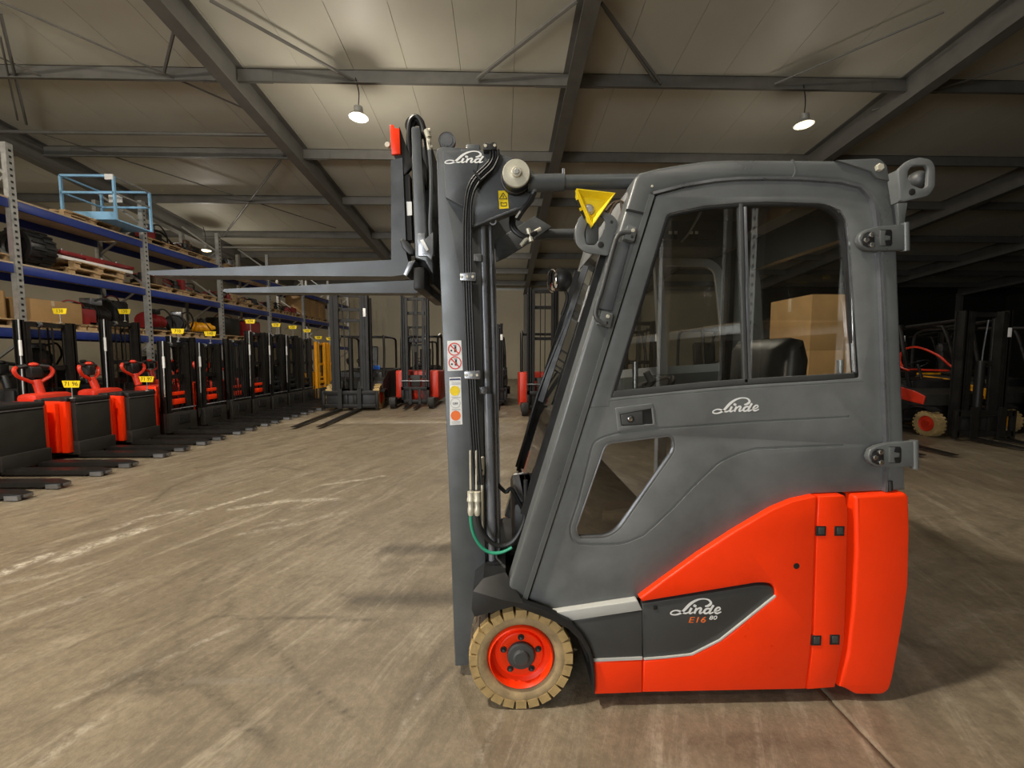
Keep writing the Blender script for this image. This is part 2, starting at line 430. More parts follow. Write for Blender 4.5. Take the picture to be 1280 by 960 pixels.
# wear marks: (layer, width in m, strength, pixel path on the floor)
MARKS = [
    (0, .07, 1.0, [(0, 718), (30, 705), (60, 694)]), (0, .09, .9, [(78, 698), (120, 680), (178, 662)]),
    (0, .05, .6, [(140, 662), (180, 647), (226, 638)]), (0, .05, .8, [(240, 642), (300, 624), (340, 613)]),
    (0, .06, .8, [(290, 636), (360, 626), (420, 624)]), (0, .045, .8, [(405, 606), (450, 600), (478, 595)]),
    (0, .05, .35, [(0, 728), (60, 720), (110, 705)]), (0, .05, .35, [(330, 655), (355, 650)]),
    (0, .03, .5, [(50, 955), (90, 920), (125, 900)]), (0, .02, .5, [(235, 850), (300, 851), (372, 848)]),
    (0, .05, .35, [(300, 668), (370, 655), (430, 640)]), (0, .05, .3, [(20, 770), (90, 752), (150, 730)]),
    (1, .02, .95, [(190, 628), (215, 608), (250, 595), (300, 586), (345, 583), (378, 588)]),
    (1, .015, .6, [(226, 830), (222, 800), (230, 765), (250, 730), (285, 700)]),
    (1, .10, .7, [(165, 850), (195, 845), (228, 850)]), (1, .06, .6, [(180, 862), (215, 860)]),
    (1, .018, .9, [(270, 771), (330, 773), (400, 772), (470, 775)]), (1, .015, .7, [(215, 850), (300, 853), (372, 850)]),
    (1, .03, .6, [(240, 855), (275, 870), (300, 895), (318, 917), (350, 935)]), (1, .03, .9, [(305, 903), (322, 917)]),
    (1, .015, .8, [(325, 780), (345, 812), (380, 850), (415, 880), (445, 900)]), (1, .018, .6, [(345, 897), (358, 880)]),
    (1, .05, .45, [(290, 728), (305, 712), (318, 700)]), (1, .05, .45, [(282, 745), (292, 740)]),
    (1, .04, .5, [(285, 765), (290, 750)]), (1, .05, .45, [(245, 825), (262, 835), (280, 848)]), (1, .05, .4, [(295, 810), (320, 805)]),
    (1, .03, .5, [(420, 745), (440, 743)]), (1, .05, .4, [(450, 790), (480, 780), (520, 770)]), (1, .07, .35, [(470, 705), (560, 700)]),
    (1, .02, .5, [(500, 880), (530, 860), (560, 840)]), (1, .02, .45, [(0, 850), (60, 820), (120, 795), (200, 770)]),
    (1, .02, .4, [(0, 790), (80, 783)]), (1, .02, .4, [(500, 668), (486, 700), (500, 730)]),
    (1, .035, .5, [(850, 930), (960, 925), (1060, 935)]), (1, .05, .4, [(1150, 650), (1220, 640), (1280, 652)]),
    (1, .06, .4, [(1140, 720), (1200, 700), (1280, 705)]), (0, .05, .2, [(1160, 800), (1220, 770), (1280, 760)]),
    (1, .05, .35, [(1150, 870), (1210, 840), (1280, 830)]), (1, .03, .4, [(900, 955), (960, 940)]),
]
MSEG = []
for lay, w, s, pts in MARKS:
    gp = [G(u, v) for u, v in pts]
    for a, b_ in zip(gp[:-1], gp[1:]): MSEG.append((lay, w, s, a, b_))
# scattered scuffs and drag marks
rng_ = random.Random(5)
for k in range(150):
    x = rng_.uniform(-6, 4.5); y = rng_.uniform(0.9, 8); a = rad(rng_.gauss(62, 26)); l = rng_.uniform(.1, .9)
    MSEG.append((1 if k % 3 else 0, rng_.uniform(.012, .04), rng_.uniform(.15, .42), Vector((x, y, 0)), Vector((x + l*math.cos(a), y + l*math.sin(a), 0))))
def slab(x0, x1, y0, y1, cell, wear):
    nx = max(1, int((x1 - x0) / cell)); ny = max(1, int((y1 - y0) / cell))
    xs = np.linspace(x0, x1, nx + 1); ys = np.linspace(y0, y1, ny + 1)
    gx, gy = np.meshgrid(xs, ys); n = gx.size
    co = np.zeros((n, 3), np.float32); co[:, 0] = gx.ravel(); co[:, 1] = gy.ravel()
    i = np.arange(ny)[:, None] * (nx + 1) + np.arange(nx)[None, :]
    q = np.stack([i, i + 1, i + nx + 2, i + nx + 1], -1).reshape(-1, 4)
    # skirt down the four edges so that the slab has thickness
    low = co.copy(); low[:, 2] = -0.03
    edge = np.concatenate([np.arange(nx + 1), np.arange(1, ny + 1) * (nx + 1) + nx, (ny * (nx + 1) + np.arange(nx))[::-1], (np.arange(1, ny) * (nx + 1))[::-1]])
    ev = low[edge]; eo = n + np.arange(len(edge)); en = np.roll(np.arange(len(edge)), -1)
    sk = np.stack([edge, eo, eo[en], edge[en]], -1)
    co = np.concatenate([co, ev]); q = np.concatenate([q, sk])
    me = bpy.data.meshes.new('slab'); me.vertices.add(len(co)); me.vertices.foreach_set('co', co.ravel())
    me.loops.add(q.size); me.loops.foreach_set('vertex_index', q.ravel().astype(np.int32))
    me.polygons.add(len(q)); me.polygons.foreach_set('loop_start', (np.arange(len(q)) * 4).astype(np.int32))
    me.update(calc_edges=True)
    if wear:
        w = np.zeros((len(co), 4), np.float32); w[:, 3] = 1; x, y = co[:, 0], co[:, 1]
        for lay, wd, s, a, b_ in MSEG:
            dx, dy = b_.x - a.x, b_.y - a.y; l2 = dx*dx + dy*dy + 1e-9
            mnx, mxx = min(a.x, b_.x) - wd*2, max(a.x, b_.x) + wd*2; mny, mxy = min(a.y, b_.y) - wd*2, max(a.y, b_.y) + wd*2
            sel = np.nonzero((x > mnx) & (x < mxx) & (y > mny) & (y < mxy))[0]
            if not len(sel): continue
            t = np.clip(((x[sel]-a.x)*dx + (y[sel]-a.y)*dy) / l2, 0, 1)
            d = np.hypot(x[sel]-a.x-t*dx, y[sel]-a.y-t*dy)
            val = s * np.clip(1.6 - 1.6 * d / wd, 0, 1)
            w[sel, lay] = np.maximum(w[sel, lay], val)
        at = me.color_attributes.new('wear', 'FLOAT_COLOR', 'POINT'); at.data.foreach_set('color', w.ravel())
    return link('slab', me, MF, floor, smooth=False, inv=False)
floor = MB().bx(X0, X1, Y0, Y1, -0.25, -0.03).build('floor', M['grease'], None, 'structure')
gap = 0.004
XE = [X0, -13.05, -5.80, 1.45, 8.70, 15.9, X1]; YE = [Y0, 0.9, 9.0, Y1]
for i in range(len(XE) - 1):
    for j in range(len(YE) - 1):
        near = j == 1 and i in (2, 3)
        slab(XE[i] + gap, XE[i+1] - gap, YE[j], YE[j+1], 0.025 if near else 1.0, near)

# ---- roof: sandwich panels on purlins on sloping rafters
ceiling = MB().add([(X0, Y0, roof_z(Y0)+.12), (X1, Y0, roof_z(Y0)+.12), (X1, Y1, roof_z(Y1)+.12), (X0, Y1, roof_z(Y1)+.12),
                    (X0, Y0, roof_z(Y0)+.2), (X1, Y0, roof_z(Y0)+.2), (X1, Y1, roof_z(Y1)+.2), (X0, Y1, roof_z(Y1)+.2)],
                   [(0,3,2,1),(4,5,6,7),(0,1,5,4),(1,2,6,5),(2,3,7,6),(3,0,4,7)]).build('ceiling', M['struct'], None, 'structure')
pw = 1.15; k = 0; pm = None
x = X0
while x < X1 - 0.01:
    xb = min(x + pw, X1)
    if pm is None:
        mb = MB().add([(0.004, Y0, roof_z(Y0)), (pw-.004, Y0, roof_z(Y0)), (pw-.004, Y1, roof_z(Y1)), (.004, Y1, roof_z(Y1)),
                       (0.004, Y0, roof_z(Y0)+.12), (pw-.004, Y0, roof_z(Y0)+.12), (pw-.004, Y1, roof_z(Y1)+.12), (.004, Y1, roof_z(Y1)+.12)],
                      [(0,3,2,1),(4,5,6,7),(0,1,5,4),(1,2,6,5),(2,3,7,6),(3,0,4,7)])
        o = mb.build('roof_panel', M['ceil'], ceiling, inv=False); pm = o.data
    else:
        o = bpy.data.objects.new('roof_panel', pm); COL.objects.link(o); o.parent = ceiling
    o.location.x = x; x += pw
RX = [-12.9, -5.68, 1.47, 8.97, 16.2, 23.4, 30.6]
for xr in RX:            # I-section rafters
    mb = MB()
    for (w, z0, z1) in ((.28, -.60, -.575), (.014, -.575, -.02), (.28, -.02, .0)):
        a, b_ = Y0, Y1
        mb.add([(xr-w/2, a, roof_z(a)+z0), (xr+w/2, a, roof_z(a)+z0), (xr+w/2, b_, roof_z(b_)+z0), (xr-w/2, b_, roof_z(b_)+z0),
                (xr-w/2, a, roof_z(a)+z1), (xr+w/2, a, roof_z(a)+z1), (xr+w/2, b_, roof_z(b_)+z1), (xr-w/2, b_, roof_z(b_)+z1)],
               [(0,3,2,1),(4,5,6,7),(0,1,5,4),(1,2,6,5),(2,3,7,6),(3,0,4,7)])
    mb.build('rafter', M['struct'], ceiling, inv=False)
PY = [-5.05, -2.25, 0.76, 3.56, 6.36, 9.16, 11.99, 14.75, 17.9, 20.4, 22.9, 25.4]
for y in PY:             # Z-section purlins with one joint sleeve per bay
    z = roof_z(y)
    mb = MB().bx(X0, X1, y-.012, y+.0, z-.29, z).bx(X0, X1, y-.07, y, z-.295, z-.28).bx(X0, X1, y-.012, y+.07, z-.012, z)
    for xr in RX: mb.bx(xr-.75, xr+.75, y-.022, y+.006, z-.302, z-.04)
    mb.build('purlin', M['struct'], ceiling, inv=False)
def rod(p, q, r=.022, n=6, name='brace_rod'):
    MB().tube([p, q], r, n).build(name, M['struct'], ceiling, inv=False)
def roofpt(u, v, dz=-.22):
    d = ray(u, v); t = (8.5 + dz - CAM_Z) / (d.z + .09 * d.y); return Vector((d.x*t, d.y*t, CAM_Z + d.z*t))
for a, b_, r in [((0, 2), (322, 143), .022), ((40, 163), (420, 285), .02), ((205, 90), (222, 20), .03), ((262, 0), (448, 104), .035),
                 ((597, 98), (722, 0), .04), ((752, 4), (826, 104), .03), ((757, 12), (818, 100), .03), ((968, 105), (1180, 15), .02),
                 ((358, 190), (278, 297), .03), ((0, 15), (33, 155), .03), ((0, 45), (22, 150), .02), ((1280, 78), (1090, 138), .018), ((0, 72), (52, 95), .02)]:
    rod(roofpt(*a), roofpt(*b_), r)
# round strut tube between the two left rafters
rod((-12.8, 10.9, roof_z(10.9)-.3), (-5.7, 10.9, roof_z(10.9)-.3), .045, 10, 'strut_tube')
rod((-12.8, 19.0, roof_z(19)-.3), (-5.7, 19.0, roof_z(19)-.3), .045, 10, 'strut_tube')

# ---- walls
zt = roof_z(Y1)
wb = MB().bx(X0, 15.6, Y1, Y1+.15, 0, zt).build('wall_back', M['wall'], None, 'structure')
MB().bx(15.6, X1, Y1, Y1+.15, 0, zt).build('unlit_wall_end', M['unlitwall'], wb)  # back wall painted near black where the hall is unlit
for xr in RX: MB().bx(xr-.1, xr+.1, Y1-.3, Y1-.01, 0, zt-.4).build('column', M['struct'], wb)
MB().bx(X0, 15.6, Y1-.06, Y1-.005, zt-.28, zt-.16).build('eaves_rail', M['galv'], wb)
def side_wall(name, xa, xb, m):
    return MB().add([(xa, Y0, 0), (xb, Y0, 0), (xb, Y1, 0), (xa, Y1, 0), (xa, Y0, roof_z(Y0)), (xb, Y0, roof_z(Y0)), (xb, Y1, zt), (xa, Y1, zt)],
                    [(0,3,2,1),(4,5,6,7),(0,1,5,4),(1,2,6,5),(2,3,7,6),(3,0,4,7)]).build(name, m, None, 'structure')
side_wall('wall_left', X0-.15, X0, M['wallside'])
side_wall('wall_right', X1, X1+.15, M['unlitwall'])  # near black too, for the unlit right end
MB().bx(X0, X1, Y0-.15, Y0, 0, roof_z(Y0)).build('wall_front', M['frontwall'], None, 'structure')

# ---- high-bay lamps
def make_lamp(x, y, z, power, label):
    t = thing('ceiling_lamp', label, 'lamp', (x, y, z), 0, 'high bay lamps')
    mb = MB().lathe([(.03, .24), (.09, .22), (.10, .10), (.19, .03), (.20, .0), (.185, .0), (.09, .09), (0.001, .1)], (0, 0, 0), (0, 0, 1), 20)
    mb.build('housing', M['galv'], t, inv=False)
    MB().lathe([(.001, -.035), (.10, -.03), (.17, -.005), (.17, .02)], (0, 0, 0), (0, 0, 1), 20).build('lens', M['lampglass'], t, inv=False)
    h = roof_z(y) - z - .2
    mb = MB().tube([(0, 0, .23), (.015, .01, .23 + (h-.23)*.5), (-.05, 0, h)], .012, 6, 4); mb.build('cable', M['rubber'], t, inv=False)
    for kind_, e in (('SPOT', power), ('POINT', power * (.28 if y > 5 else .8))):      # wide downward beam and the glow of the lens
        d = bpy.data.lights.new('lamp_light', kind_); d.energy = e; d.color = LAMP_COLOR; d.shadow_soft_size = .16
        if kind_ == 'SPOT': d.spot_size = rad(165); d.spot_blend = .5
        o = bpy.data.objects.new('lamp_light', d); COL.objects.link(o); o.parent = t; o.location = (0, 0, -.22)
    return t
LL = ['lit lamp hanging just left of the mast under the roof', 'lit lamp glowing above the cab on the dim right side',
      'lit lamp far left above the racking', 'lamp behind the photographer over the aisle', 'lamp behind the photographer over the racking side',
      'lamp at the far end of the hall hidden by the mast', 'lamp behind the photographer on the right']
for (x, y, z, p), l in zip(LAMPS, LL): make_lamp(x, y, z, p, l)
# ================================================================== the forklift in front
YF, YB, YD, YG, YC = 1.600, 1.620, 1.650, 1.640, 2.13
def my(Y): return 2 * YC - Y
T = thing('forklift', 'grey and red-orange electric forklift with closed cab and raised forks, largest in the hall', 'forklift', (0.45, YC, 0))
def mirrored(me_obj, name=None, m=None, label=None):
    """the same piece on the far side of the truck"""
    me = me_obj.data.copy(); me.transform(Matrix.Translation((0, 2*YC, 0)) @ Matrix.Scale(-1, 4, (0, 1, 0))); me.flip_normals()
    o = bpy.data.objects.new(name or me_obj.name, me); COL.objects.link(o)
    o.parent = me_obj.parent; o.matrix_parent_inverse = me_obj.matrix_parent_inverse.copy()
    return o
def disc(u, v, Y, r, t, m, name, parent, n=20, b=.15):
    c = P(u, v, Y)
    return MB().lathe([(.0005, t), (r*(1-b), t), (r, t*(1-b*2)), (r, 0)], c, (0, -1, 0), n).build(name, m, parent)
def pxr(px, Y): return px * Y / FPX

# ---- overhead guard: side frames
outer = rp([(632, 748), (794, 222), (800, 215), (822, 209.5), (854, 204), (885, 200), (916, 198.7), (960, 199), (1000, 199.3), (1047, 199.8), (1100, 198.2, 8),
            (1110, 207), (1113, 231), (1120, 277), (1123, 314), (1131, 540), (1133.5, 613), (1108.5, 615), (1110, 557), (1103, 370), (1098, 281),
            (1096, 262), (1089, 245), (1077, 232.5), (1051, 226), (1000, 222.5), (960, 222), (924, 222.5), (893, 225), (854, 231.5), (817, 241, 3), (657, 755), (645, 755)])
gf = plate('guard_frame', [outer], YG, .10, M['grey'], T, b=.016, seg=3)
gf_far = mirrored(gf)
# folded seal lip along the door opening
lip = rp([(817, 241), (854, 231.5), (893, 225), (924, 222.5), (960, 222), (1000, 222.5), (1051, 226), (1077, 232.5), (1089, 245), (1096, 262), (1098, 281), (1103, 370), (1110, 557), (1108.5, 615)])
lipx = px2xz(lip, YG - .006)
MB().ribbon(lipx, .010, YG - .006, YG + .02).build('door_seal', M['steel'], T, label='shiny seal lip round the door opening')
lip2 = px2xz([(815.5, 243), (700, 615), (655.5, 752)], YG - .008)
MB().ribbon(lip2, .020, YG - .007, YG + .02).build('door_seal', M['grey'], T)
# welded corner plate with bolt, and welded joint on the roof tube
plate('corner_plate', [rp([(1046, 200), (1100, 197.6, 9), (1109, 207), (1112, 226), (1096, 222), (1089, 214)])], YG - .010, .014, M['grey'], T, b=.003)
disc(1098, 210, YG - .010, .016, .012, M['zinc'], 'bolt', T, 6)
MB().ribbon(px2xz([(991, 199), (994, 207), (995, 214), (992, 221)], YG-.003), .005, YG - .003, YG + .01).build('weld_seam', M['grey'], T)
for (u, v) in ((815, 233), (746, 375)): disc(u, v, YG - .001, .005, .004, M['zinc'], 'screw', T, 10)
# roof and cross members
def cross(name, poly_px, m, y0=YG+.05, thick=None):
    q = px2xz(poly_px, YG); return MB().prism(q, y0, my(y0)).build(name, m, T)
cross('roof_panel', rp([(800, 216), (822, 210), (854, 204.5), (885, 201), (960, 200), (1047, 201), (1100, 201), (1100, 207), (1047, 207), (960, 206), (885, 207), (854, 211), (822, 217), (802, 223)]), M['anthracite'])
cross('rear_beam', [(1100, 225), (1112, 232), (1120, 280), (1106, 280)], M['grey'])
cross('front_header', [(792, 228), (812, 224), (796, 275), (778, 275)], M['grey'])
# rear window frame and glass
cross('rear_panel', [(1107, 480), (1122, 480), (1131, 612), (1112, 612)], M['anthracite'])
qa, qb = P(1112, 282, YG), P(1116, 480, YG)
MB().add([(qa.x, YG+.1, qa.z), (qa.x, my(YG+.1), qa.z), (qb.x, my(YG+.1), qb.z), (qb.x, YG+.1, qb.z)], [(0, 1, 2, 3)]).build('rear_glass', M['glassrear'], T)

# ---- windscreen, between the two front posts
wa, wb_ = P(776, 280, YG), P(662, 650, YG)
MB().add([(wa.x, YG+.10, wa.z), (wa.x, my(YG+.10), wa.z), (wb_.x, my(YG+.10), wb_.z), (wb_.x, YG+.10, wb_.z)], [(0, 1, 2, 3)]).build('windscreen', M['glass'], T)
mbw = MB()
for (a, c) in (((775, 282), (660, 655)),):
    p, q = P(*a, YG), P(*c, YG)
    for yy in (YG+.11, my(YG+.11)): MB().bar((p.x-.012, yy, p.z), (q.x-.012, yy, q.z), .03, .02, (0, 1, 0)).build('windscreen_trim', M['rubber'], T)
wp = Vector((wb_.x - .03, 2.2, wb_.z + .05)); wq = wp.lerp(Vector((wa.x - .03, 2.05, wa.z)), .75)
mbp = MB().tube([wp, wp.lerp(wq, .5) + Vector((-.03, 0, 0)), wq], .008, 6, 4)
mbp.bar(wp.lerp(wq, .45), wq + (wq-wp)*.25, .012, .03); mbp.build('wiper', M['black'], T)
# stick-on notice on the windscreen
na = wb_.lerp(wa, .70); nb = wb_.lerp(wa, .84)
MB().add([(na.x-.004, 1.86, na.z), (na.x-.004, 1.95, na.z), (nb.x-.004, 1.95, nb.z), (nb.x-.004, 1.86, nb.z)], [(0, 1, 2, 3)]).build('notice', M['white'], T)

# ---- door with window openings, swages cut as grooves
door_o = rp([(820.5, 244, 3), (855, 234), (893, 227.5), (924, 225), (960, 224.6), (1000, 225), (1050, 228.5), (1074, 235), (1086, 247), (1093, 263), (1095.5, 283),
             (1100, 370), (1107, 557), (1106, 613.5), (1017, 617), (992, 624), (967, 635), (920, 662), (874, 692), (827, 726), (797.5, 748.5), (690, 765), (668, 757), (661, 748)])
win_u = rp([(834, 267.5, 5), (880, 257.5), (924, 253.5), (960, 252.2), (1036, 254.5, 12), (1058, 272, 18), (1063, 320), (1074.5, 472, 3), (1030, 475.5), (935, 481), (880, 485.5), (764, 497, 2)])
win_l = rp([(757, 554, 9), (842, 543.5, 13), (844, 563, 7), (774, 663, 12), (758, 672, 8), (722, 673, 9), (720, 660)])
DL = [px2xz(l, YD) for l in (door_o, win_u, win_l)]
v, f = slab_mesh(DL, YD, .035, .006, 2)
door = MB().add(v, f).build('door', M['door'], T, ang=35)
def groove(paths, Y, r, obj):
    mb = MB()
    for pts, rr in paths:
        q = [P(u, v, Y) for u, v in pts]; mb = MB(); mb.tube(q, rr or r, 6)
        me = bpy.data.meshes.new('cut'); me.from_pydata(mb.v, [], mb.f)
        bm = bmesh.new(); bm.from_mesh(me); bmesh.ops.recalc_face_normals(bm, faces=bm.faces[:]); bm.to_mesh(me); bm.free()
        c = bpy.data.objects.new('cut', me); COL.objects.link(c)
        md = obj.modifiers.new('cut', 'BOOLEAN'); md.operation = 'DIFFERENCE'; md.solver = 'EXACT'; md.object = c
        obj['_c'] = 1
        dg = bpy.context.evaluated_depsgraph_get()
        new = bpy.data.meshes.new_from_object(obj.evaluated_get(dg))
        obj.modifiers.clear(); obj.data = new; bpy.data.objects.remove(c)
    if '_c' in obj: del obj['_c']
    obj.data.polygons.foreach_set('use_smooth', [True] * len(obj.data.polygons)); obj.data.set_sharp_from_angle(angle=rad(35))
low = rp([(774, 541, 0), (757, 545, 10), (742, 552, 16), (737, 572), (723, 628), (711.5, 662, 14), (717, 679, 10), (740, 681), (779, 680.5, 22), (805, 669), (840, 637), (866, 609), (900, 577, 10), (925, 566, 8), (945, 561), (1000, 558.5), (1055, 556.5)], 4)[0:]
groove([(low, .0062)], YD - .001, .003, door)
groove([([(774, 541), (820, 535.5), (880, 531.5), (940, 527), (1000, 524), (1062, 521)], .0062),
        ([(734, 509.5), (761, 508), (762, 501.5), (820, 495), (900, 488), (990, 482), (1079, 477)], .003),
        ([(690, 764), (1, 1)], .001)][:2], YD - .001, .003, door)
# window panes, rubber frame, rail and divider
plate('window_pane', [rp([(834, 267), (880, 257), (932, 253), (940, 482), (880, 486), (764, 497)])], YD + .012, .004, M['glass'], T, b=0, seg=1)
plate('window_pane', [rp([(926, 253), (960, 252), (1040, 254, 14), (1062, 276, 20), (1066, 320), (1076, 472), (932, 482)])], YD + .018, .004, M['glass'], T, b=0, seg=1)
WU = DL[1]
gasket = MB(); vv, ff = slab_mesh([offset(WU, -.002), offset(WU, .014)], YD + .004, .02, .004, 2); gasket.add(vv, ff)
gasket.build('window_gasket', M['rubber'], T)
plate('window_rail', [rp([(768, 489, 1), (880, 477.5), (935, 473.5), (1068, 466, 1), (1069, 473), (935, 480.5), (880, 485), (765, 497)])], YD + .002, .012, M['anthracite'], T, b=.002)
MB().ribbon(px2xz([(1036, 257.5), (1049, 263), (1057, 274), (1061, 300), (1063.5, 340), (1069.5, 466)], YD+.001), .006, YD + .0, YD + .014).build('window_trim', M['chrome'], T, label='bright trim on the rear window edge')
plate('window_divider', [[(924, 254), (928.5, 254), (935, 478), (931, 478)]], YD + .002, .02, M['anthracite'], T, b=.001)
plate('window_divider', [[(929.5, 254), (933.5, 254), (939.5, 478), (936, 478)]], YD + .006, .02, M['steel'], T, b=.001)
plate('lower_pane', [offset(win_l, -1.5)], YD + .014, .004, M['glasslow'], T, b=0, seg=1)
WL = DL[2]
vv, ff = slab_mesh([offset(WL, -.001), offset(WL, .006)], YD + .001, .02, .002, 2); MB().add(vv, ff).build('lower_gasket', M['steel'], T)
# the far door is the same door seen from behind
fd = mirrored(door, 'door')
vv, ff = slab_mesh([offset(WU, -.012), offset(WU, .05)], YD - .0, .03, .010, 2)
g_ = MB().add(vv, ff); g_.v = [(x, my(y), z) for x, y, z in g_.v]; g_.build('window_lining', M['trim'], T)
wv, wf = slab_mesh([WU], YD + .012, .004, 0.0, 1); w_ = MB().add(wv, wf); w_.v = [(x, my(y), z) for x, y, z in w_.v]; w_.build('window_pane', M['glassrear'], T)
wv, wf = slab_mesh([WL], YD + .012, .004, 0.0, 1); w_ = MB().add(wv, wf); w_.v = [(x, my(y), z) for x, y, z in w_.v]; w_.build('lower_pane', M['glasslow'], T)

# ---- door handle
hd = plate('door_handle', [rp([(769, 510, 2), (816.5, 504, 3), (820.5, 532, 3), (772.5, 540, 3)]), rp([(775, 518, 1), (814.5, 510.5, 1), (816.5, 530, 1), (777, 532.5, 1)])], YD - .005, .008, M['door'], T, b=.002)
plate('handle_pocket', [rp([(774.5, 517.5), (815, 510), (817, 530.5), (776.5, 533)])], YD - .001, .004, M['black'], hd, b=0, seg=1)
plate('paddle', [rp([(776, 518.5, 1), (803, 513.8), (804, 530), (777.5, 531.5, 1)])], YD - .006, .006, M['anthracite'], hd, b=.0015)
disc(788, 523.5, YD - .006, .0155, .004, M['black'], 'lock_ring', hd); disc(788, 523.5, YD - .010, .010, .003, M['chrome'], 'lock_cylinder', hd)
# ---- hinges
def hinge(du, dv, sk):
    def q(x, y): return (1000 + (x - 0) / 6.4 + du + (y-760)*sk, 180 + y / 6.4 + dv)
    lp = rp([q(470, 765), q(490, 710), q(540, 680), q(640, 655), q(770, 645), q(865, 640), q(868, 848), q(770, 848), q(640, 852), q(540, 846), q(490, 815)])
    h = plate('hinge', [[*lp]], YG - .020, .020, M['grey'], T, b=.005)
    lp2 = rp([q(492, 765), q(510, 720), q(548, 700), q(596, 705), q(600, 820), q(548, 828), q(508, 808)])
    plate('hinge_pad', [lp2], YG - .023, .006, M['black'], h, b=.001)
    plate('hinge_pocket', [rp([q(640, 684), q(728, 684), q(738, 700), q(738, 800), q(728, 816), q(640, 816)])], YG - .0215, .004, M['black'], h, b=.0008)
    plate('hinge_link', [rp([q(644, 690), q(690, 690), q(680, 728), q(724, 735), q(724, 768), q(680, 772), q(690, 812), q(644, 812)])], YG - .024, .006, M['grey'], h, b=.001)
    for (x, y) in ((570, 727), (527, 770), (573, 808)):
        u, v_ = q(x, y); disc(u, v_, YG - .023, .0105, .006, M['chrome'], 'hinge_bolt', h, 12)
    a = P(*q(838, 632), YG - .012); b_ = P(*q(842, 858), YG - .012)
    MB().cyl(a, b_, .014, n=12).build('hinge_pin', M['grey'], h)
hinge(0, 0, 0); hinge(11.5, 271.5, 0)
plate('hinge_bracket', [rp([(1122, 254), (1135, 253), (1131, 280), (1124, 281)])], YG - .005, .03, M['grey'], T)
# lower end of the rear post
MB().cyl(P(1112, 601, YG-.002), P(1112.5, 613, YG-.002), .010, n=12).build('post_bush', M['black'], T)

# ---- grab rail along the front post
gr = [P(u, v_, YG - .03) for u, v_ in ((788, 291), (777, 291.5), (771, 297), (766, 312), (753, 360), (745, 386), (745, 396), (750, 402), (757, 406))]
MB().tube(gr, .010, 10, 4).build('grab_rail', M['anthracite'], T)
for lp in ([(785, 281, 2), (797, 284, 2), (793, 302, 2), (780, 298, 2)], [(752, 388, 2), (767, 392, 2), (763, 410, 2), (747, 405, 2)]):
    bkt = plate('rail_bracket', [rp(lp)], YG - .035, .035, M['grey'], T, b=.002)
    cu = sum(p[0] for p in lp) / 4; cv = sum(p[1] for p in lp) / 4
    disc(cu + 2.5, cv - 3, YG - .035, .008, .005, M['zinc'], 'bolt', bkt, 6); disc(cu + 1, cv + 4.5, YG - .0355, .006, .002, M['black'], 'hole', bkt, 10)
MB().ribbon(px2xz([(783, 262), (801, 266), (805, 267)], YG-.002), .008, YG - .004, YG + .01).build('cable_tie', M['rubber'], T)
plate('post_cover', [rp([(771, 301, 2), (788, 304), (765, 389), (748, 386, 2)])], YG - .006, .01, M['mast'], T)

# ---- red rear bodywork
bc_o = rp([(800, 748), (827, 728), (874, 694), (920, 664), (967, 636.5), (992, 626), (1019, 620, 2), (1022, 621), (1020, 656), (1016, 787), (1013, 819), (1007.5, 862), (803.5, 866)])
inlay = rp([(802.9, 755), (950, 731.5, 14), (966, 733, 10), (969, 744, 8), (930, 775), (899, 800, 14), (864, 817, 12), (830, 821), (804, 822.5)])
bc_split = rp([(800, 748), (827, 728), (874, 694), (920, 664), (967, 636.5), (992, 626), (1019, 620, 2), (1022, 621), (1020, 656), (1016, 787), (1013, 819), (1007.5, 862), (803.5, 866), (804.2, 826), (830, 824), (866, 820, 12), (902, 802, 12), (932, 778), (971, 745.5, 8), (967, 730, 8), (949, 728.5, 8), (802.9, 752.5)])
bc = plate('battery_cover', [bc_split], YB, .06, M['red'], T, b=.008, seg=3)
bi = plate('battery_cover_inlay', [inlay], YB + .008, .05, M['anthracite'], T, b=.002)
vv = px2xz([(805, 824.2), (830, 822.3), (865, 818.5), (900, 800.8), (931, 776.3), (969.8, 745)], YB+.001)
MB().ribbon(vv, .006, YB + .0005, YB + .02).build('inlay_highlight', M['silver'], T, label='pale strip painting the highlight under the dark inlay')  # highlight on the cover's chamfer laid on as a pale strip
sp = plate('rear_side_strip', [rp([(1023.5, 620.5), (1057, 619, 4), (1060.5, 640), (1056, 800), (1051, 825), (1044, 859.5), (1009, 862), (1014.5, 819), (1017.5, 787), (1021.5, 656)])], YB + .002, .06, M['red'], T, b=.005)
for (u, v_) in ((1027, 664), (1050, 664), (1021, 801), (1044, 800)):
    plate('latch_slot', [rp([(u-6, v_-6), (u+6, v_-6), (u+5.5, v_+6), (u-6.5, v_+6)])], YB - .0015, .006, M['black'], sp, b=.001)
    plate('latch', [rp([(u-3.5, v_-4.5), (u+4, v_-4.5), (u+4, v_+4), (u-3.5, v_+4)])], YB - .003, .006, M['anthracite'], sp, b=.001)
disc(995.5, 707.5, YB - .0008, .013, .0015, M['black'], 'cover_hole', bc, 16); disc(819, 759.5, YB + .0065, .012, .002, M['black'], 'latch_hole', bi, 4)
# counterweight: one heavy casting over the full width
cw_o = rp([(1069.5, 620, 4), (1133, 616, 8), (1137, 621), (1138.5, 662), (1136.5, 734), (1128.5, 787), (1117.5, 847, 4), (1113, 863, 6), (1104, 869.3, 4), (1071, 869.3, 4), (1057, 861.5, 3), (1050, 859.5), (1060, 819), (1067, 760), (1071, 690)])
cq = px2xz(cw_o, YB)
va, fa = slab_mesh([cq], YB, YC - YB, .014, 3)
vb = [(x, my(y), z) for x, y, z in va]
MB().add(va, fa).add(vb, fa).build('counterweight', M['red'], T, ang=40)
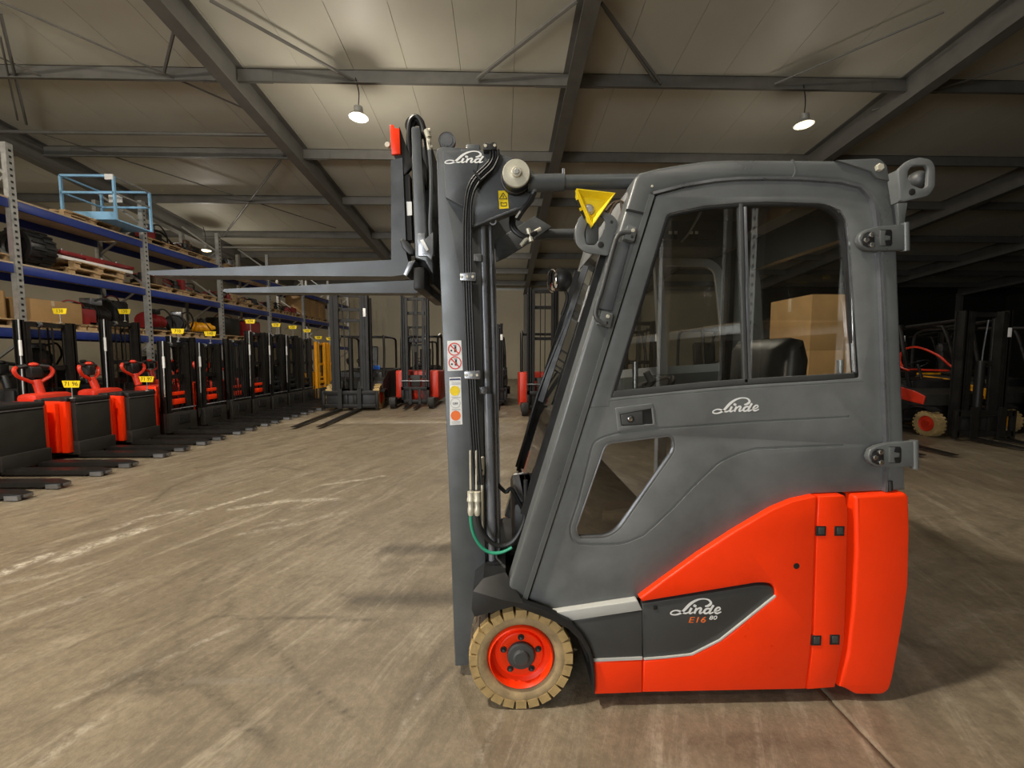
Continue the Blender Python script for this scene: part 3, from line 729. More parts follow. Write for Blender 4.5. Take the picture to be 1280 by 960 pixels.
# deck between counterweight and cover, dark, closes the gap
MB().prism(px2xz([(1000, 622), (1075, 622), (1075, 850), (1000, 856)], YB), YB + .05, my(YB + .05)).build('battery_case', M['black'], T)
# front skirt
plate('front_skirt_red', [rp([(742.5, 828), (803, 825.5), (803, 866), (742.5, 868)])], YB, .06, M['red'], T, b=.005)
MB().ribbon(px2xz([(742, 825.5), (803, 823)], YB), .012, YB - .0005, YB + .03).build('skirt_highlight', M['silver'], T)  # highlight along the red skirt's top, painted as a pale strip
plate('front_skirt', [rp([(712, 776.5), (803, 764), (803, 822), (742, 824.5), (737, 808), (727, 792)])], YB + .004, .06, M['anthracite'], T, b=.004)
plate('stripe', [rp([(690.5, 766.5), (797, 750.5, 2), (803, 763), (712, 776.5)])], YB, .06, M['silver'], T, b=.003, label='light grey stripe above the front skirt')
for o in (bc, sp): mirrored(o)

# ---- chassis, step, far side
MB().prism(px2xz([(690, 775), (740, 770), (1050, 770), (1050, 856), (745, 856), (720, 800)], YB), YB + .07, my(YB + .02)).build('chassis', M['black'], T)
MB().prism(px2xz([(640, 735), (800, 735), (800, 780), (690, 780), (650, 760)], YB), YB + .28, my(YB + .02)).build('cab_floor', M['black'], T)

# ---- fender
arch = [(640, 757.5), (664, 766), (689, 775.5), (711, 787), (726, 802), (736, 820), (741, 845), (742, 868)]
archo = [(653, 753), (664, 757), (690, 766), (712, 776.5), (727, 792), (737, 808), (742, 824), (744, 845), (744, 868)]
mb = MB(); plate('x', [archo + arch[::-1]], YF, .03, None, b=.004, mb=mb)
ai = px2xz(arch, YF); 
mb.ribbon([(p[0]+.004, p[1]+.004) for p in ai], .008, YF + .01, YF + .26)
fd1 = [P(*p, YF + .0) for p in ((593, 771), (640, 758), (628, 750), (604, 764))]
yi = YF + .26
fr = [P(593, 771.5, YF), P(589, 762, YF), P(590.5, 739, YF), P(604, 723, YF), P(632, 716, YF), P(648, 752, YF), P(640, 759, YF), P(628, 750, YF)]
th = Vector((0, .24, 0))
A_, B_, C_, D_ = P(593, 771, YF+.02), P(589.5, 762, YF+.02), P(591, 739, YF+.03), P(604, 723, YF+.07)
E_, F_, H_ = P(632, 715, YF+.09), P(655, 755, YF), P(640, 758.5, YF)
K_ = P(628, 750, YF - .004)
mb.add([A_, B_, C_, D_, E_, F_, H_, K_], [(0, 1, 7), (1, 2, 7), (2, 3, 7), (3, 4, 7), (4, 5, 7), (5, 6, 7), (6, 0, 7)])
mb.add([A_, B_, C_, D_, E_, A_+th, B_+th, C_+th, D_+th, E_+th], [(0, 1, 6, 5), (1, 2, 7, 6), (2, 3, 8, 7), (3, 4, 9, 8)])
mb.add([A_+Vector((0,.005,0)), H_+Vector((0,.005,0)), H_+th, A_+th], [(0, 1, 2, 3)])
mb.build('fender', M['black'], T, ang=25, label='black front fender over the wheel')

# ---- front wheels
WR, WZ = .2265, .2265
wc = P(651.5, 850, YB); WX = wc.x
def wheel(yo, sgn):
    """yo: outer face; sgn: direction towards the truck's middle"""
    o = (WX, yo, WZ); ax = (0, sgn, 0)
    w = bpy.data.objects.new('front_wheel', None); COL.objects.link(w); w.parent = T; w.matrix_parent_inverse = world_of(T).inverted()
    prof = [(.142, .024), (.15, .012), (.165, .004), (.185, .003), (.196, .006), (.203, .016), (.205, .03), (.205, .16), (.196, .18), (.15, .18), (.142, .165)]
    MB().lathe(prof, o, ax, 48, closed=True).build('tyre', M['tanside'], w)
    mb = MB(); mt = MB(); N = 24
    for k in range(N):
        for side in (0, 1):
            a = 2*math.pi*(k + .5*side)/N; da = 2*math.pi/N*.455
            for (m_, ra, rb, ha, hb, shr) in ((mb, .188, .2262, .001 if side == 0 else .152, .028 if side == 0 else .181, 1.0), (mt, .20, .2262, .028 if side == 0 else .092, .088 if side == 0 else .152, 1.0)):
                vs = []
                for h in (ha, hb):
                    for (r, aa) in ((ra, a-da*1.0), (ra, a+da*1.0), (rb-(.004 if (h in (.001, .181)) else 0), a+da*.86), (rb-(.004 if (h in (.001, .181)) else 0), a-da*.86)):
                        vs.append((WX + r*math.cos(aa), yo + sgn*h, WZ + r*math.sin(aa)))
                m_.add(vs, [(0,1,2,3),(4,7,6,5),(0,4,5,1),(1,5,6,2),(2,6,7,3),(3,7,4,0)])
    mb.build('tyre_lugs', M['tan'], w, kind='stuff', smooth=False); mt.build('tyre_tread', M['tread'], w, kind='stuff', smooth=False)
    rim = MB().lathe([(.1425, .022), (.139, .010), (.134, .006), (.131, .012), (.126, .034), (.112, .046), (.100, .047), (.098, .036), (.094, .033), (.062, .033), (.060, .034), (.058, .06)], o, ax, 40, caps=False)
    rim.build('rim', M['red'], w, ang=30)
    MB().lathe([(.0005, .004), (.028, .004), (.033, .007), (.035, .015), (.054, .017), (.060, .022), (.061, .040)], o, ax, 32).build('hub', M['anthracite'], w, ang=25)
    for k in range(5):
        a = math.pi/2 + 2*math.pi*k/5; r = .079
        c = (WX + r*math.cos(a), yo + sgn*.036, WZ + r*math.sin(a))
        MB().lathe([(.0005, .003), (.0135, .003), (.014, .002), (.014, 0)], (c[0], yo+sgn*.0325, c[2]), (0, -sgn, 0), 14).build('bolt_recess', M['black'], w)
        MB().lathe([(.0005, .009), (.006, .009), (.0075, .008), (.0075, 0)], (c[0]+.001, yo+sgn*.033, c[2]-.003), (0, -sgn, 0), 6).build('wheel_nut', M['anthracite'], w)
    return w
wheel(YB - .002, 1); wheel(my(YB - .002), -1)
MB().cyl((WX, YB+.08, WZ), (WX, my(YB+.08), WZ), .075, n=16).build('front_axle', M['black'], T)
# rear wheels under the counterweight
for yy in (YC - .16, YC + .16):
    MB().lathe([(.08, -.05), (.16, -.055), (.185, -.04), (.19, 0), (.185, .04), (.16, .055), (.08, .05), (.02, .04)], (P(1075, 800, YB).x, yy, .19), (0, 1, 0), 28).build('rear_wheel', M['rubber'], T)

# ---- mast
YM = 1.80                                     # near outer face of the mast
mast = bpy.data.objects.new('mast', None); COL.objects.link(mast); mast.parent = T; mast.matrix_parent_inverse = world_of(T).inverted()
def both(o): mirrored(o); return o
ch = plate('outer_channel', [rp([(545.5, 186, 2), (553, 183.5), (600, 186), (604, 500), (607, 720), (600, 830, 2), (569.5, 833, 2), (563, 660), (557, 510), (549.5, 330)])], YM, .016, M['mast'], mast, b=.003)
mirrored(ch)
def rail(u0, v0, u1, v1, w, Y, t, m, name):
    a = px2xz([(u0, v0), (u0 + w, v0), (u1 + w, v1), (u1, v1)], Y)
    return MB().prism(a, Y, Y + t).build(name, m, mast)
both(rail(546, 186, 569, 832, 5, YM + .012, .07, M['mast'], 'channel_flange'))
both(rail(597, 280, 607, 735, 3, YM + .02, .10, M['mast'], 'channel_flange'))
both(rail(606, 282, 619.5, 690, 4, YM + .05, .05, M['rail'], 'inner_rail'))
both(rail(611, 282, 622, 690, 2.5, YM + .035, .09, M['rail'], 'inner_rail'))
both(rail(615.5, 282, 624.5, 700, 1.5, YM + .10, .06, M['rail'], 'inner_rail'))
def cylpx(u0, v0, u1, v1, Y, rpx, m, name, par=None, n=20):
    return MB().cyl(P(u0, v0, Y), P(u1, v1, Y), rpx * Y / FPX, n=n).build(name, m, par or mast)
both(cylpx(602.5, 282, 615.5, 715, YM + .02, 4.4, M['rail'], 'lift_cylinder'))
both(cylpx(609.5, 492, 614.5, 674, YM + .02, 6.4, M['rail'], 'cylinder_barrel'))
# head plate with the fixing of the tilt tube
hp = plate('head_plate', [rp([(576, 186, 1), (600, 187.5), (621, 190), (645, 199, 8), (668, 214, 10), (673, 232), (668, 245, 6), (655, 256), (600, 278), (588, 284, 3), (582, 282), (580, 262)])], YM - .024, .024, M['mast'], mast, b=.004)
mirrored(hp)
plate('name_plate', [rp([(553.5, 189, 1), (579, 188), (601, 189), (596, 215), (584, 235), (579, 258, 1), (557, 246.5, 1)])], YM - .028, .028, M['mast'], mast, b=.002)
plate('head_rib', [[(586, 282), (600, 277.3), (655, 255.5), (668, 244), (669, 246), (656, 258.5), (600, 280.5), (587, 286)]], YM - .03, .05, M['mast'], mast, b=.002)
far = plate('far_head_plate', [rp([(620, 300), (668, 270), (690, 283), (664, 302), (632, 322), (620, 327)])], my(YM) - .02, .02, M['mast'], mast)
# cross members between the two mast sides
for (z0, z1, x0, x1, m_) in ((.16, .30, 0, .05, 'dark'), (1.1, 1.2, .05, .09, 'dark'), (2.30, 2.44, .02, .08, 'mast')):
    xa = P(577, 445 + (CAM_Z - (z0+z1)/2) * FPX / YM, YM).x
    MB().cbx(xa + x0, xa + x1, YM + .01, my(YM + .01), z0, z1, .006).build('cross_member', M[m_], mast)
# chain roller on top, and bearing roller of the tilt tube
c0 = P(559, 177, YM + .02)
MB().lathe([(.008, -.012), (.024, -.012), (.026, -.008), (.034, -.008), (.036, -.012), (.036, .012), (.034, .014), (.01, .014)], c0, (0, 1, 0), 24).build('chain_roller', M['steel'], mast)
cc = P(645.5, 216, 1.70)
MB().lathe([(.0005, -.012), (.018, -.012), (.020, -.010), (.020, -.002), (.026, -.001), (.028, -.0005), (.054, 0), (.057, .004), (.057, .010)], cc, (0, 1, 0), 36).build('roller_cap', M['zinc'], mast, ang=25)
MB().lathe([(.0005, -.016), (.010, -.016), (.013, -.013)], cc, (0, 1, 0), 6).build('cap_bolt', M['galv'], mast)
MB().lathe([(.05, .010), (.060, .012), (.060, .05), (.064, .052), (.064, .075)], cc, (0, 1, 0), 32).build('roller_bush', M['black'], mast)
# tilt tubes to the front posts, near and far
def tilt(sY):
    y = 1.765 if sY > 0 else my(1.765)
    a = P(660, 225.5, 1.735); b_ = P(700, 224.5, 1.735); c = P(802, 223, 1.735)
    a.y = b_.y = c.y = y
    o = MB().cyl(b_ - Vector((.03, 0, 0)), c, .030, n=20).build('tilt_tube', M['mast'], mast)
    MB().cyl(a, b_ + Vector((.02, 0, 0)), .036, n=20).build('tilt_knuckle', M['mast'], mast)
    for du in (692, 704):
        q = P(du, 224.5, 1.735); q.y = y; MB().lathe([(.032, -.004), (.036, 0), (.032, .004)], q, (1, 0, 0), 20).build('tube_collar', M['dark'], mast)
tilt(1); tilt(-1)
MB().cyl(P(704, 211, 1.765), P(704, 238.5, 1.765), .006, n=8).build('tube_bolt', M['steel'], mast)
# hoses down the side of the mast
path = [(612, 187), (612, 197), (607, 207), (598, 216), (589, 225), (583, 236), (579.5, 252), (578, 280), (578.5, 345), (582, 440), (586, 520), (590, 580), (592, 606)]
for k in range(4):
    q = []
    for i, (u, v_) in enumerate(path):
        s = (k - 1.5) * (3.3 if i < 2 else 3.0) ; q.append(P(u + s * (1 if i < 2 or i > 6 else .8) + 6, v_ + (0 if i < 2 or i > 6 else s*.75), YM - .045 - .004*(k % 2)))
    MB().tube(q, .0052, 8, 5).build('hose', M['rubber'], mast)
hg = [(616, 190), (616, 203), (610, 214), (601, 224), (596, 233)]
q = px2xz(hg, YM - .035); MB().ribbon(q, .028, YM - .036, YM - .02).build('hose_guide', M['black'], mast)
plate('hose_clamp', [rp([(603.5, 181, 2), (607, 177.5), (612, 179), (617, 176.5), (621, 179.5, 2), (621, 187), (604, 187)])], YM - .06, .05, M['black'], mast)
disc(607, 182.5, YM - .06, .007, .004, M['zinc'], 'clamp_screw', mast, 6); disc(618.5, 182, YM - .06, .007, .004, M['zinc'], 'clamp_screw', mast, 6)
MB().bar(P(592, 213, YM-.06), P(600, 224, YM-.06), .008, .008).build('cable_tie', M['rubber'], mast)
for (u, v_) in ((585, 346), (590.5, 469)):
    c = plate('hose_clamp', [rp([(u-10.5, v_-5, 2), (u+10, v_-5.5, 2), (u+10, v_+5, 2), (u-10, v_+5, 2)])], YM - .065, .055, M['steel'], mast, b=.002)
    for du in (-8, -1, 6): disc(u + du, v_, YM - .065, .0065, .004, M['zinc'] if du else M['black'], 'clamp_screw', c, 6)
for (u, v_) in ((597, 322), (604.5, 488)):
    plate('cylinder_clip', [rp([(u-5, v_-4.5, 1), (u+5, v_-5, 1), (u+5, v_+4.5, 1), (u-5, v_+4.5, 1)])], YM - .01, .05, M['steel'], mast, b=.002)
plate('angle_bracket', [rp([(598.5, 572), (605.5, 571, 2), (605.5, 594, 2), (599, 596)]), ], YM - .02, .012, M['zinc'], mast); disc(602.5, 588, YM - .0205, .005, .002, M['black'], 'hole', mast, 8)
plate('pipe_bracket', [[(601, 598), (604, 598), (605, 664), (602.5, 664)]], YM - .01, .02, M['zinc'], mast)
for du in (0, 8):
    MB().tube([P(588 + du*.9, 563, YM-.05), P(588.5+du*.9, 612, YM - .05)], .005, 8).build('steel_pipe', M['zinc'], mast)
    mb = MB(); c = P(588.5 + du, 614, YM - .05)
    mb.lathe([(.009, 0), (.0155, -.002), (.0155, -.03), (.018, -.034), (.018, -.044), (.013, -.047), (.013, -.075), (.0145, -.078), (.0145, -.095), (.011, -.11)], c, (0, 0, 1), 14)
    mb.build('hose_fitting', M['zinc'], mast)
MB().tube([P(u, v_, YM - .05) for u, v_ in ((588.5, 642), (589, 655), (593, 670), (602, 684), (614, 691), (628, 690), (640, 684))], .0075, 8, 5).build('hose', M['green'], mast, label='green hydraulic hose')
MB().tube([P(u, v_, YM - .045) for u, v_ in ((597, 642), (599, 655), (606, 669), (617, 680), (630, 682), (642, 676), (652, 660), (657, 640), (657, 600))], .0105, 8, 5).build('hose', M['rubber'], mast)
for k in range(2):
    MB().tube([P(u + 3*k, v_, YM + .1) for u, v_ in ((648, 250 + 10*k), (640, 270), (641, 286), (655, 296), (668, 290))], .011, 8, 5).build('hose', M['rubber'], mast)
MB().tube([P(u, v_, YM - .04) for u, v_ in ((668, 240), (662, 252), (654, 262), (646, 274))], .012, 8, 4).build('hose', M['rubber'], mast)
MB().cyl(P(671, 233, YM-.045), P(665, 243, YM-.045), .008, n=10).build('hose_fitting', M['steel'], mast)
fit = MB().cyl(P(656, 296, YM+.1), P(676, 286, YM+.1), .009, n=10).cyl(P(660, 286, YM+.1), P(664, 302, YM+.1), .011, n=8).cyl(P(651, 307, YM+.1), P(660, 296, YM+.1), .009, n=10)
fit.build('hose_fitting', M['zinc'], mast)
MB().lathe([(.010, -.003), (.016, -.003), (.016, .003), (.010, .003)], P(616, 277, YM-.01), (0, 1, 0), 14, closed=True).build('eyelet', M['steel'], mast)

# ---- stickers and lettering
def logo(fn, name, parent, Yp, up_to=None):
    strokes = [
        [(820, 285, 26), (870, 278, 44), (915, 255, 54), (938, 222, 50), (920, 182, 40), (875, 150, 30), (790, 137, 26), (700, 148, 34), (600, 188, 48), (510, 252, 58), (430, 335, 58), (365, 400, 48), (300, 438, 38), (225, 456, 28), (160, 450, 28), (132, 428, 28), (160, 392, 28), (230, 369, 26), (305, 380, 34), (375, 412, 38), (440, 425, 32), (505, 395, 24), (548, 350, 20)],
        [(552, 318, 46), (522, 375, 46), (508, 412, 44), (535, 428, 34), (585, 400, 20)],
        [(588, 262, 40), (622, 276, 62), (640, 258, 40)],
        [(655, 318, 46), (628, 375, 46), (606, 432, 46)], [(630, 390, 20), (680, 335, 32), (728, 322, 42), (742, 345, 44), (715, 400, 44), (728, 428, 34), (785, 398, 20)],
        [(945, 345, 30), (890, 332, 36), (840, 345, 42), (806, 385, 46), (812, 418, 44), (850, 428, 34), (915, 392, 30)], [(992, 262, 46), (945, 335, 46), (908, 405, 46), (925, 428, 36), (990, 402, 20)],
        [(1010, 388, 22), (1075, 375, 24), (1122, 345, 28), (1110, 312, 28), (1070, 314, 36), (1025, 360, 44), (1022, 405, 42), (1065, 428, 34), (1145, 395, 22)]]
    mb = MB()
    for si, st in enumerate(strokes[:up_to]):
        pts = catmull([Vector(p) for p in st], 4)
        Lq, Rq = [], []
        for i, p in enumerate(pts):
            d = (pts[min(i+1, len(pts)-1)] - pts[max(i-1, 0)]); d = Vector((d.x, d.y)).normalized(); n_ = Vector((-d.y, d.x)) * p.z / 2
            Lq.append((p.x + n_.x, p.y + n_.y)); Rq.append((p.x - n_.x, p.y - n_.y))
        for i in range(len(pts) - 1):
            y = Yp - .0006 - .00012 * si
            quad = [Lq[i], Lq[i+1], Rq[i+1], Rq[i]]
            mb.add([P(*fn(*a), y) for a in quad], [(0, 1, 2, 3)])
    return mb.build(name, M['white'], parent, smooth=False)
logo(lambda x, y: (830 + x/16, 740 + y/16), 'lettering', bi, YB + .008)
logo(lambda x, y: (883.4 + x*.0571, 490.8 + y*.0571 - .035*(x-150)*.0571), 'lettering', door, YD)
logo(lambda x, y: (549 + x*.0554, 182.5 + y*.048), 'lettering', mast, YM - .028, 7)
def letters(s, u, v_, Y, size, m, name, parent, rot=0, shear=0, wide=1.0):
    p = P(u, v_, Y)
    return text(s, size, m, name, parent, Matrix.Translation(p) @ Matrix.Scale(wide, 4, (1, 0, 0)) @ Matrix.Rotation(rot, 4, 'Y') @ Matrix.Rotation(math.pi/2, 4, 'X'), shear=shear)
letters('E16', 871, 775.2, YB + .0075, .036, M['orange'], 'model_number', bi, shear=.2, wide=1.45); letters('80', 891, 772.4, YB + .0075, .025, M['white'], 'model_number', bi, shear=.2, wide=1.4)
s1 = plate('sticker', [[(559, 426), (576.5, 425.5), (578.5, 463), (559.5, 464)]], YM - .0008, .001, M['white'], mast, b=0, seg=1)
def ring(u, v_, Y, r, w, m, parent, name='prohibition_ring'):
    return MB().lathe([(r, .0006), (r, 0), (r-w, 0), (r-w, .0006)], P(u, v_, Y), (0, 1, 0), 24, closed=True).build(name, m, parent, smooth=False)
for (u, v_) in ((568, 436.5), (568.8, 453.5)):
    ring(u, v_, YM - .0016, .029, .0045, M['signred'], s1)
    MB().bar(P(u-5, v_-5, YM-.0018), P(u+5, v_+5, YM-.0018), .005, .0006, (0, 1, 0)).build('prohibition_bar', M['signred'], s1)
    mb = MB(); c = P(u, v_, YM - .0014)
    for (dx, dz, w, h) in ((.004, .008, .008, .012), (.004, -.006, .011, .013), (-.014, -.006, .008, .007), (.002, .017, .014, .003)):
        mb.bx(c.x+dx-w/2, c.x+dx+w/2, c.y-.0002, c.y+.0003, c.z+dz-h/2, c.z+dz+h/2)
    mb.build('pictogram', M['black'], s1, smooth=False)
s2 = plate('sticker', [[(561.5, 472), (576, 471.5), (578, 530.5), (562.5, 531.5)]], YM - .0008, .001, M['white'], mast, b=0, seg=1)
MB().bar(P(562, 474.3, YM-.0015), P(575.5, 473.8, YM-.0015), .0006, .007).build('print_band', M['navy'], s2, smooth=False)
for (v_, m_) in ((488.5, 'yellow'), (503.8, 'white'), (519.5, 'orange')):
    u = 568.5 + (v_-488)*.035; cpos = P(u, v_, YM - .0012)
    MB().lathe([(.0005, 0), (.0215, 0), (.0215, .0005)], cpos, (0, 1, 0), 24).build('dot', M[m_], s2, smooth=False)
    ring(u, v_, YM - .0016, .0225, .002, M['galv'] if m_ == 'white' else M[m_], s2, 'dot_ring')
mb = MB()
for v_ in (478, 480, 496.5, 512, 527, 529): mb.bar(P(564.5, v_, YM-.0015), P(575.5, v_-.3, YM-.0015), .0006, .0022)
mb.build('small_print', M['galv'], s2, smooth=False)
letters('OFF', 569, 504.5, YM - .002, .014, M['anthracite'], 'print', s2)
ys = plate('warning_sticker', [[(622.8, 238.5), (634.2, 238), (635.8, 260.3), (624.2, 261.2)]], YM - .0250, .001, M['yellow'], mast, b=0, seg=1)
tri = [P(u, v_, YM - .0256) for u, v_ in ((629, 241), (634, 248.5), (624.3, 248.8))]
mb = MB()
for a, b_ in ((0, 1), (1, 2), (2, 0)): mb.bar(tri[a], tri[b_], .0028, .0005, (0, 1, 0))
mb.bar(P(629, 244, YM-.0256), P(629.1, 247.5, YM-.0256), .003, .0005, (0, 1, 0))
bk = [P(u, v_, YM - .0256) for u, v_ in ((626, 253), (629.5, 254), (633, 252.8), (633.3, 257), (629.7, 257.6), (626.3, 257.2))]
for a in range(6): mb.bar(bk[a], bk[(a+1) % 6], .0026, .0005, (0, 1, 0))
mb.build('pictogram', M['black'], ys, smooth=False)

# ---- work light bracket, triangular yellow sign, mirror
br = plate('light_bracket', [rp([(752, 264, 4), (766, 268, 6), (773, 278, 4), (760, 319.5, 2), (731, 315.5, 8), (720.5, 306, 6), (718.5, 290, 5), (724, 270, 6)]),
                             rp([(738, 268, 4), (752, 270, 4), (757.5, 276, 4), (755, 289, 3), (750, 298, 5), (744, 306.5, 3), (733, 306, 3), (730, 292, 3)])], 1.695, .008, M['door'], T, b=.002)
disc(751, 306, 1.694, .013, .002, M['black'], 'hole', br, 16); disc(764.5, 277.5, 1.694, .0065, .002, M['black'], 'hole', br, 12)
wl = MB(); c = P(739.5, 293, 1.71); wl.cbx(c.x-.028, c.x+.03, 1.70, 1.77, c.z-.045, c.z+.05, .01); wl.build('work_light', M['anthracite'], br)
MB().ball(P(726, 292, 1.78), .03, .05, .055).build('light_back', M['black'], br)
def tri_sign():
    Yt = 1.665
    o_ = [P(720.5, 235.5, Yt), P(769.5, 241, Yt), P(740.5, 282.5, Yt)]
    cen = (o_[0] + o_[1] + o_[2]) / 3
    inn = [cen + (p - cen) * .55 + Vector((0, .028, 0)) for p in o_]
    rim_in = [cen + (p - cen) * .93 for p in o_]
    bk_ = [p + Vector((0, .03, 0)) for p in o_]
    mb = MB().add(o_ + rim_in + inn + bk_, [(0,1,4,3),(1,2,5,4),(2,0,3,5),(3,4,7,6),(4,5,8,7),(5,3,6,8),(6,7,8),(0,9,10,1),(1,10,11,2),(2,11,9,0)])
    # folded flap on the left
    fl = [P(720, 237, Yt+.004), P(739, 282, Yt+.004), P(728.5, 274, Yt+.055), P(719, 247, Yt+.055)]
    mb.add(fl + [p + Vector((.003, .003, 0)) for p in fl], [(0,1,2,3),(4,7,6,5),(0,4,5,1),(1,5,6,2),(2,6,7,3),(3,7,4,0)])
    s = mb.build('warning_triangle', M['yellow'], T, smooth=False)
    mb = MB()
    for (a, b_, w) in (((721.5, 250), (726, 259), .018), ((727.5, 263), (732.5, 272), .018)):
        mb.bar(P(*a, Yt + .022), P(*b_, Yt + .024), w, .006, (0, 1, 0))
    mb.build('black_pattern', M['black'], s)
    MB().lathe([(.0005, -.008), (.012, -.008), (.015, -.005), (.022, -.002), (.022, .004)], P(736, 262, Yt + .02), (0, 1, 0), 18).build('sign_bolt', M['galv'], s)
tri_sign()
MB().tube([P(u, v_, 1.72) for u, v_ in ((762, 268), (768, 256), (776, 251), (783, 258), (787, 250), (790, 240))], .005, 6, 4).tube([P(u, v_, 1.73) for u, v_ in ((757, 264), (766, 254), (774, 252))], .007, 6, 4).tube([P(u, v_, 1.72) for u, v_ in ((776, 252), (777, 270), (775, 280), (784, 284))], .004, 6, 4).build('light_cable', M['grease'], T)
mir = MB(); cm = P(697, 350.5, 1.95)
mir.ball(cm + Vector((.018, 0, .004)), .052, .07, .056, 20, 12); mr = mir.build('mirror', M['black'], T)
MB().lathe([(.001, -.004), (.03, -.004), (.05, .004), (.056, .012), (.054, .02)], cm + Vector((-.040, -.012, -.004)), (1, .25, .05), 20).build('mirror_glass', M['chrome'], mr)
MB().tube([cm, cm + Vector((.05, .02, -.07)), cm + Vector((.03, .05, -.16))], .008, 6, 4).build('mirror_arm', M['black'], mr)
# bracket with lamp on the rear corner
rb = plate('rear_lamp_guard', [rp([(1122.5, 212, 4), (1136, 199.5, 6), (1150, 196.5), (1164, 199, 8), (1169.5, 208, 5), (1169, 233, 3), (1162, 244.5, 6), (1130, 252, 2), (1126, 250)]),
                               rp([(1135, 214, 3), (1140.5, 207, 4), (1158, 206.5, 3), (1160.5, 212, 2), (1159.5, 233, 3), (1152, 236, 3), (1140, 231), (1135, 222)])], 1.70, .012, M['door'], T, b=.003)
plate('guard_flange', [rp([(1122.5, 212), (1127, 212), (1131, 252), (1126.5, 251)])], 1.702, .10, M['door'], rb)
disc(1140, 240, 1.699, .014, .002, M['black'], 'hole', rb, 14)
MB().ball(P(1146, 226, 1.76), .035, .04, .04, 14, 8).build('rear_lamp', M['anthracite'], rb)

# ---- fork carriage, load guard and forks
car = bpy.data.objects.new('carriage', None); COL.objects.link(car); car.parent = T; car.matrix_parent_inverse = world_of(T).inverted()
YK = 1.84
def fork(Y0, Y1):
    # traced on the near blade; the far blade is the same piece further back
    def q(u, v_): p = P(u, v_, 1.84); return (p.x, p.z)
    pts = [q(183, 342), q(186, 338.5), q(300, 333.5), q(489, 324.8), q(488.5, 200), q(503, 197), q(508, 318), q(511, 330), q(505, 343.5), q(489, 345.5), q(300, 344.5), q(190, 344.2)]
    return MB().prism(pts, Y0, Y1).build('fork', M['fork'], T, ang=30)
fork(1.84, 1.94); fork(2.32, 2.42)
plate('fork_end', [rp([(504, 343), (511, 327), (519, 325), (514, 336), (508.5, 345.5)])], 1.835, .10, M['steel'], T, b=.002)
plate('tip_plate', [[(487, 156), (491.5, 155.5), (493.5, 160), (499, 160), (500.5, 192), (489.5, 193)]], 1.835, .012, M['red'], car, b=.002, label='red tag on top of the load guard')
disc(485, 182, 1.86, .013, .012, M['zinc'], 'pivot_bolt', car, 12)
plate('guard_plate', [rp([(499, 158), (503, 170), (509, 186), (515, 200), (518, 205), (506, 219), (502, 217), (492, 194)])], 1.845, .02, M['dark'], car)
for (y0, y1) in ((1.85, 1.90), (my(1.90), my(1.85))):
    MB().prism(px2xz([(503, 217), (512, 218), (515, 300), (507, 300)], 1.85), y0, y1).build('guard_upright', M['dark'], car)
plate('carriage_plate', [rp([(514, 158, 4), (525, 158, 4), (533, 300), (541, 330), (541, 342), (531, 326), (519, 322)])], 1.825, .03, M['mast'], car, b=.003)
plate('label_tape', [[(508, 252), (514.5, 252), (515, 269), (509, 269.5)]], 1.847, .002, M['white'], car, b=0, seg=1)
plate('lock_bar', [rp([(522, 292), (531, 291), (531, 299), (541, 290), (541.5, 316), (539, 325), (534, 320), (523, 320)])], 1.815, .02, M['steel'], car, b=.002)
plate('lock_bar', [rp([(525, 300, 1), (529, 299), (536, 312), (533, 314)])], 1.808, .012, M['white'], car, b=.001)
plate('lock_catch', [rp([(499.5, 300, 2), (503, 298), (511, 303), (517, 311), (517, 318), (511, 318), (503, 310)])], 1.83, .03, M['black'], car, b=.004)
for z in (1.80, 2.28):
    xx = P(520, 330, 1.9).x
    MB().cbx(xx, xx + .05, 1.72 + .12, my(1.84), z + .02, z + .12, .006).build('carriage_bar', M['dark'], car)
MB().cbx(P(515, 330, 1.9).x, P(540, 330, 1.9).x, 1.95, my(1.95), 1.86, 2.5, .01).build('carriage_frame', M['black'], car)
# hose loop over the top, fittings and hose drop
MB().tube([P(u, v_, 1.86) for u, v_ in ((514, 205), (511.5, 190), (510.5, 168), (512.5, 152), (518, 145.5), (524, 148), (529, 160), (533, 182), (537, 210))], .010, 8, 5).build('hose', M['rubber'], car)
MB().tube([P(u, v_, 1.88) for u, v_ in ((517, 205), (514.5, 190), (514, 170), (516, 157), (521, 150), (527, 155), (532, 172), (536, 200))], .012, 8, 5).build('hose', M['dark'], car)
MB().lathe([(.02, -.02), (.045, -.02), (.045, .02), (.02, .02)], P(520, 160, 1.885), (0, 1, 0), 20, closed=True).build('hose_sheave', M['dark'], car)
mb = MB()
for (a, b_, r) in (((533, 163), (536, 172), .013), ((533, 164), (538, 163), .010), ((535, 172), (537, 188), .009), ((536, 184), (541, 183), .007), ((535, 178), (538, 178), .014)): mb.cyl(P(*a, 1.83), P(*b_, 1.83), r, n=10)
mb.build('hose_fitting', M['zinc'], car)
MB().tube([P(u, v_, 1.83) for u, v_ in ((537, 188), (539, 215), (539, 250), (538, 285), (541, 320))], .0095, 8, 5).build('hose', M['mast'], car)

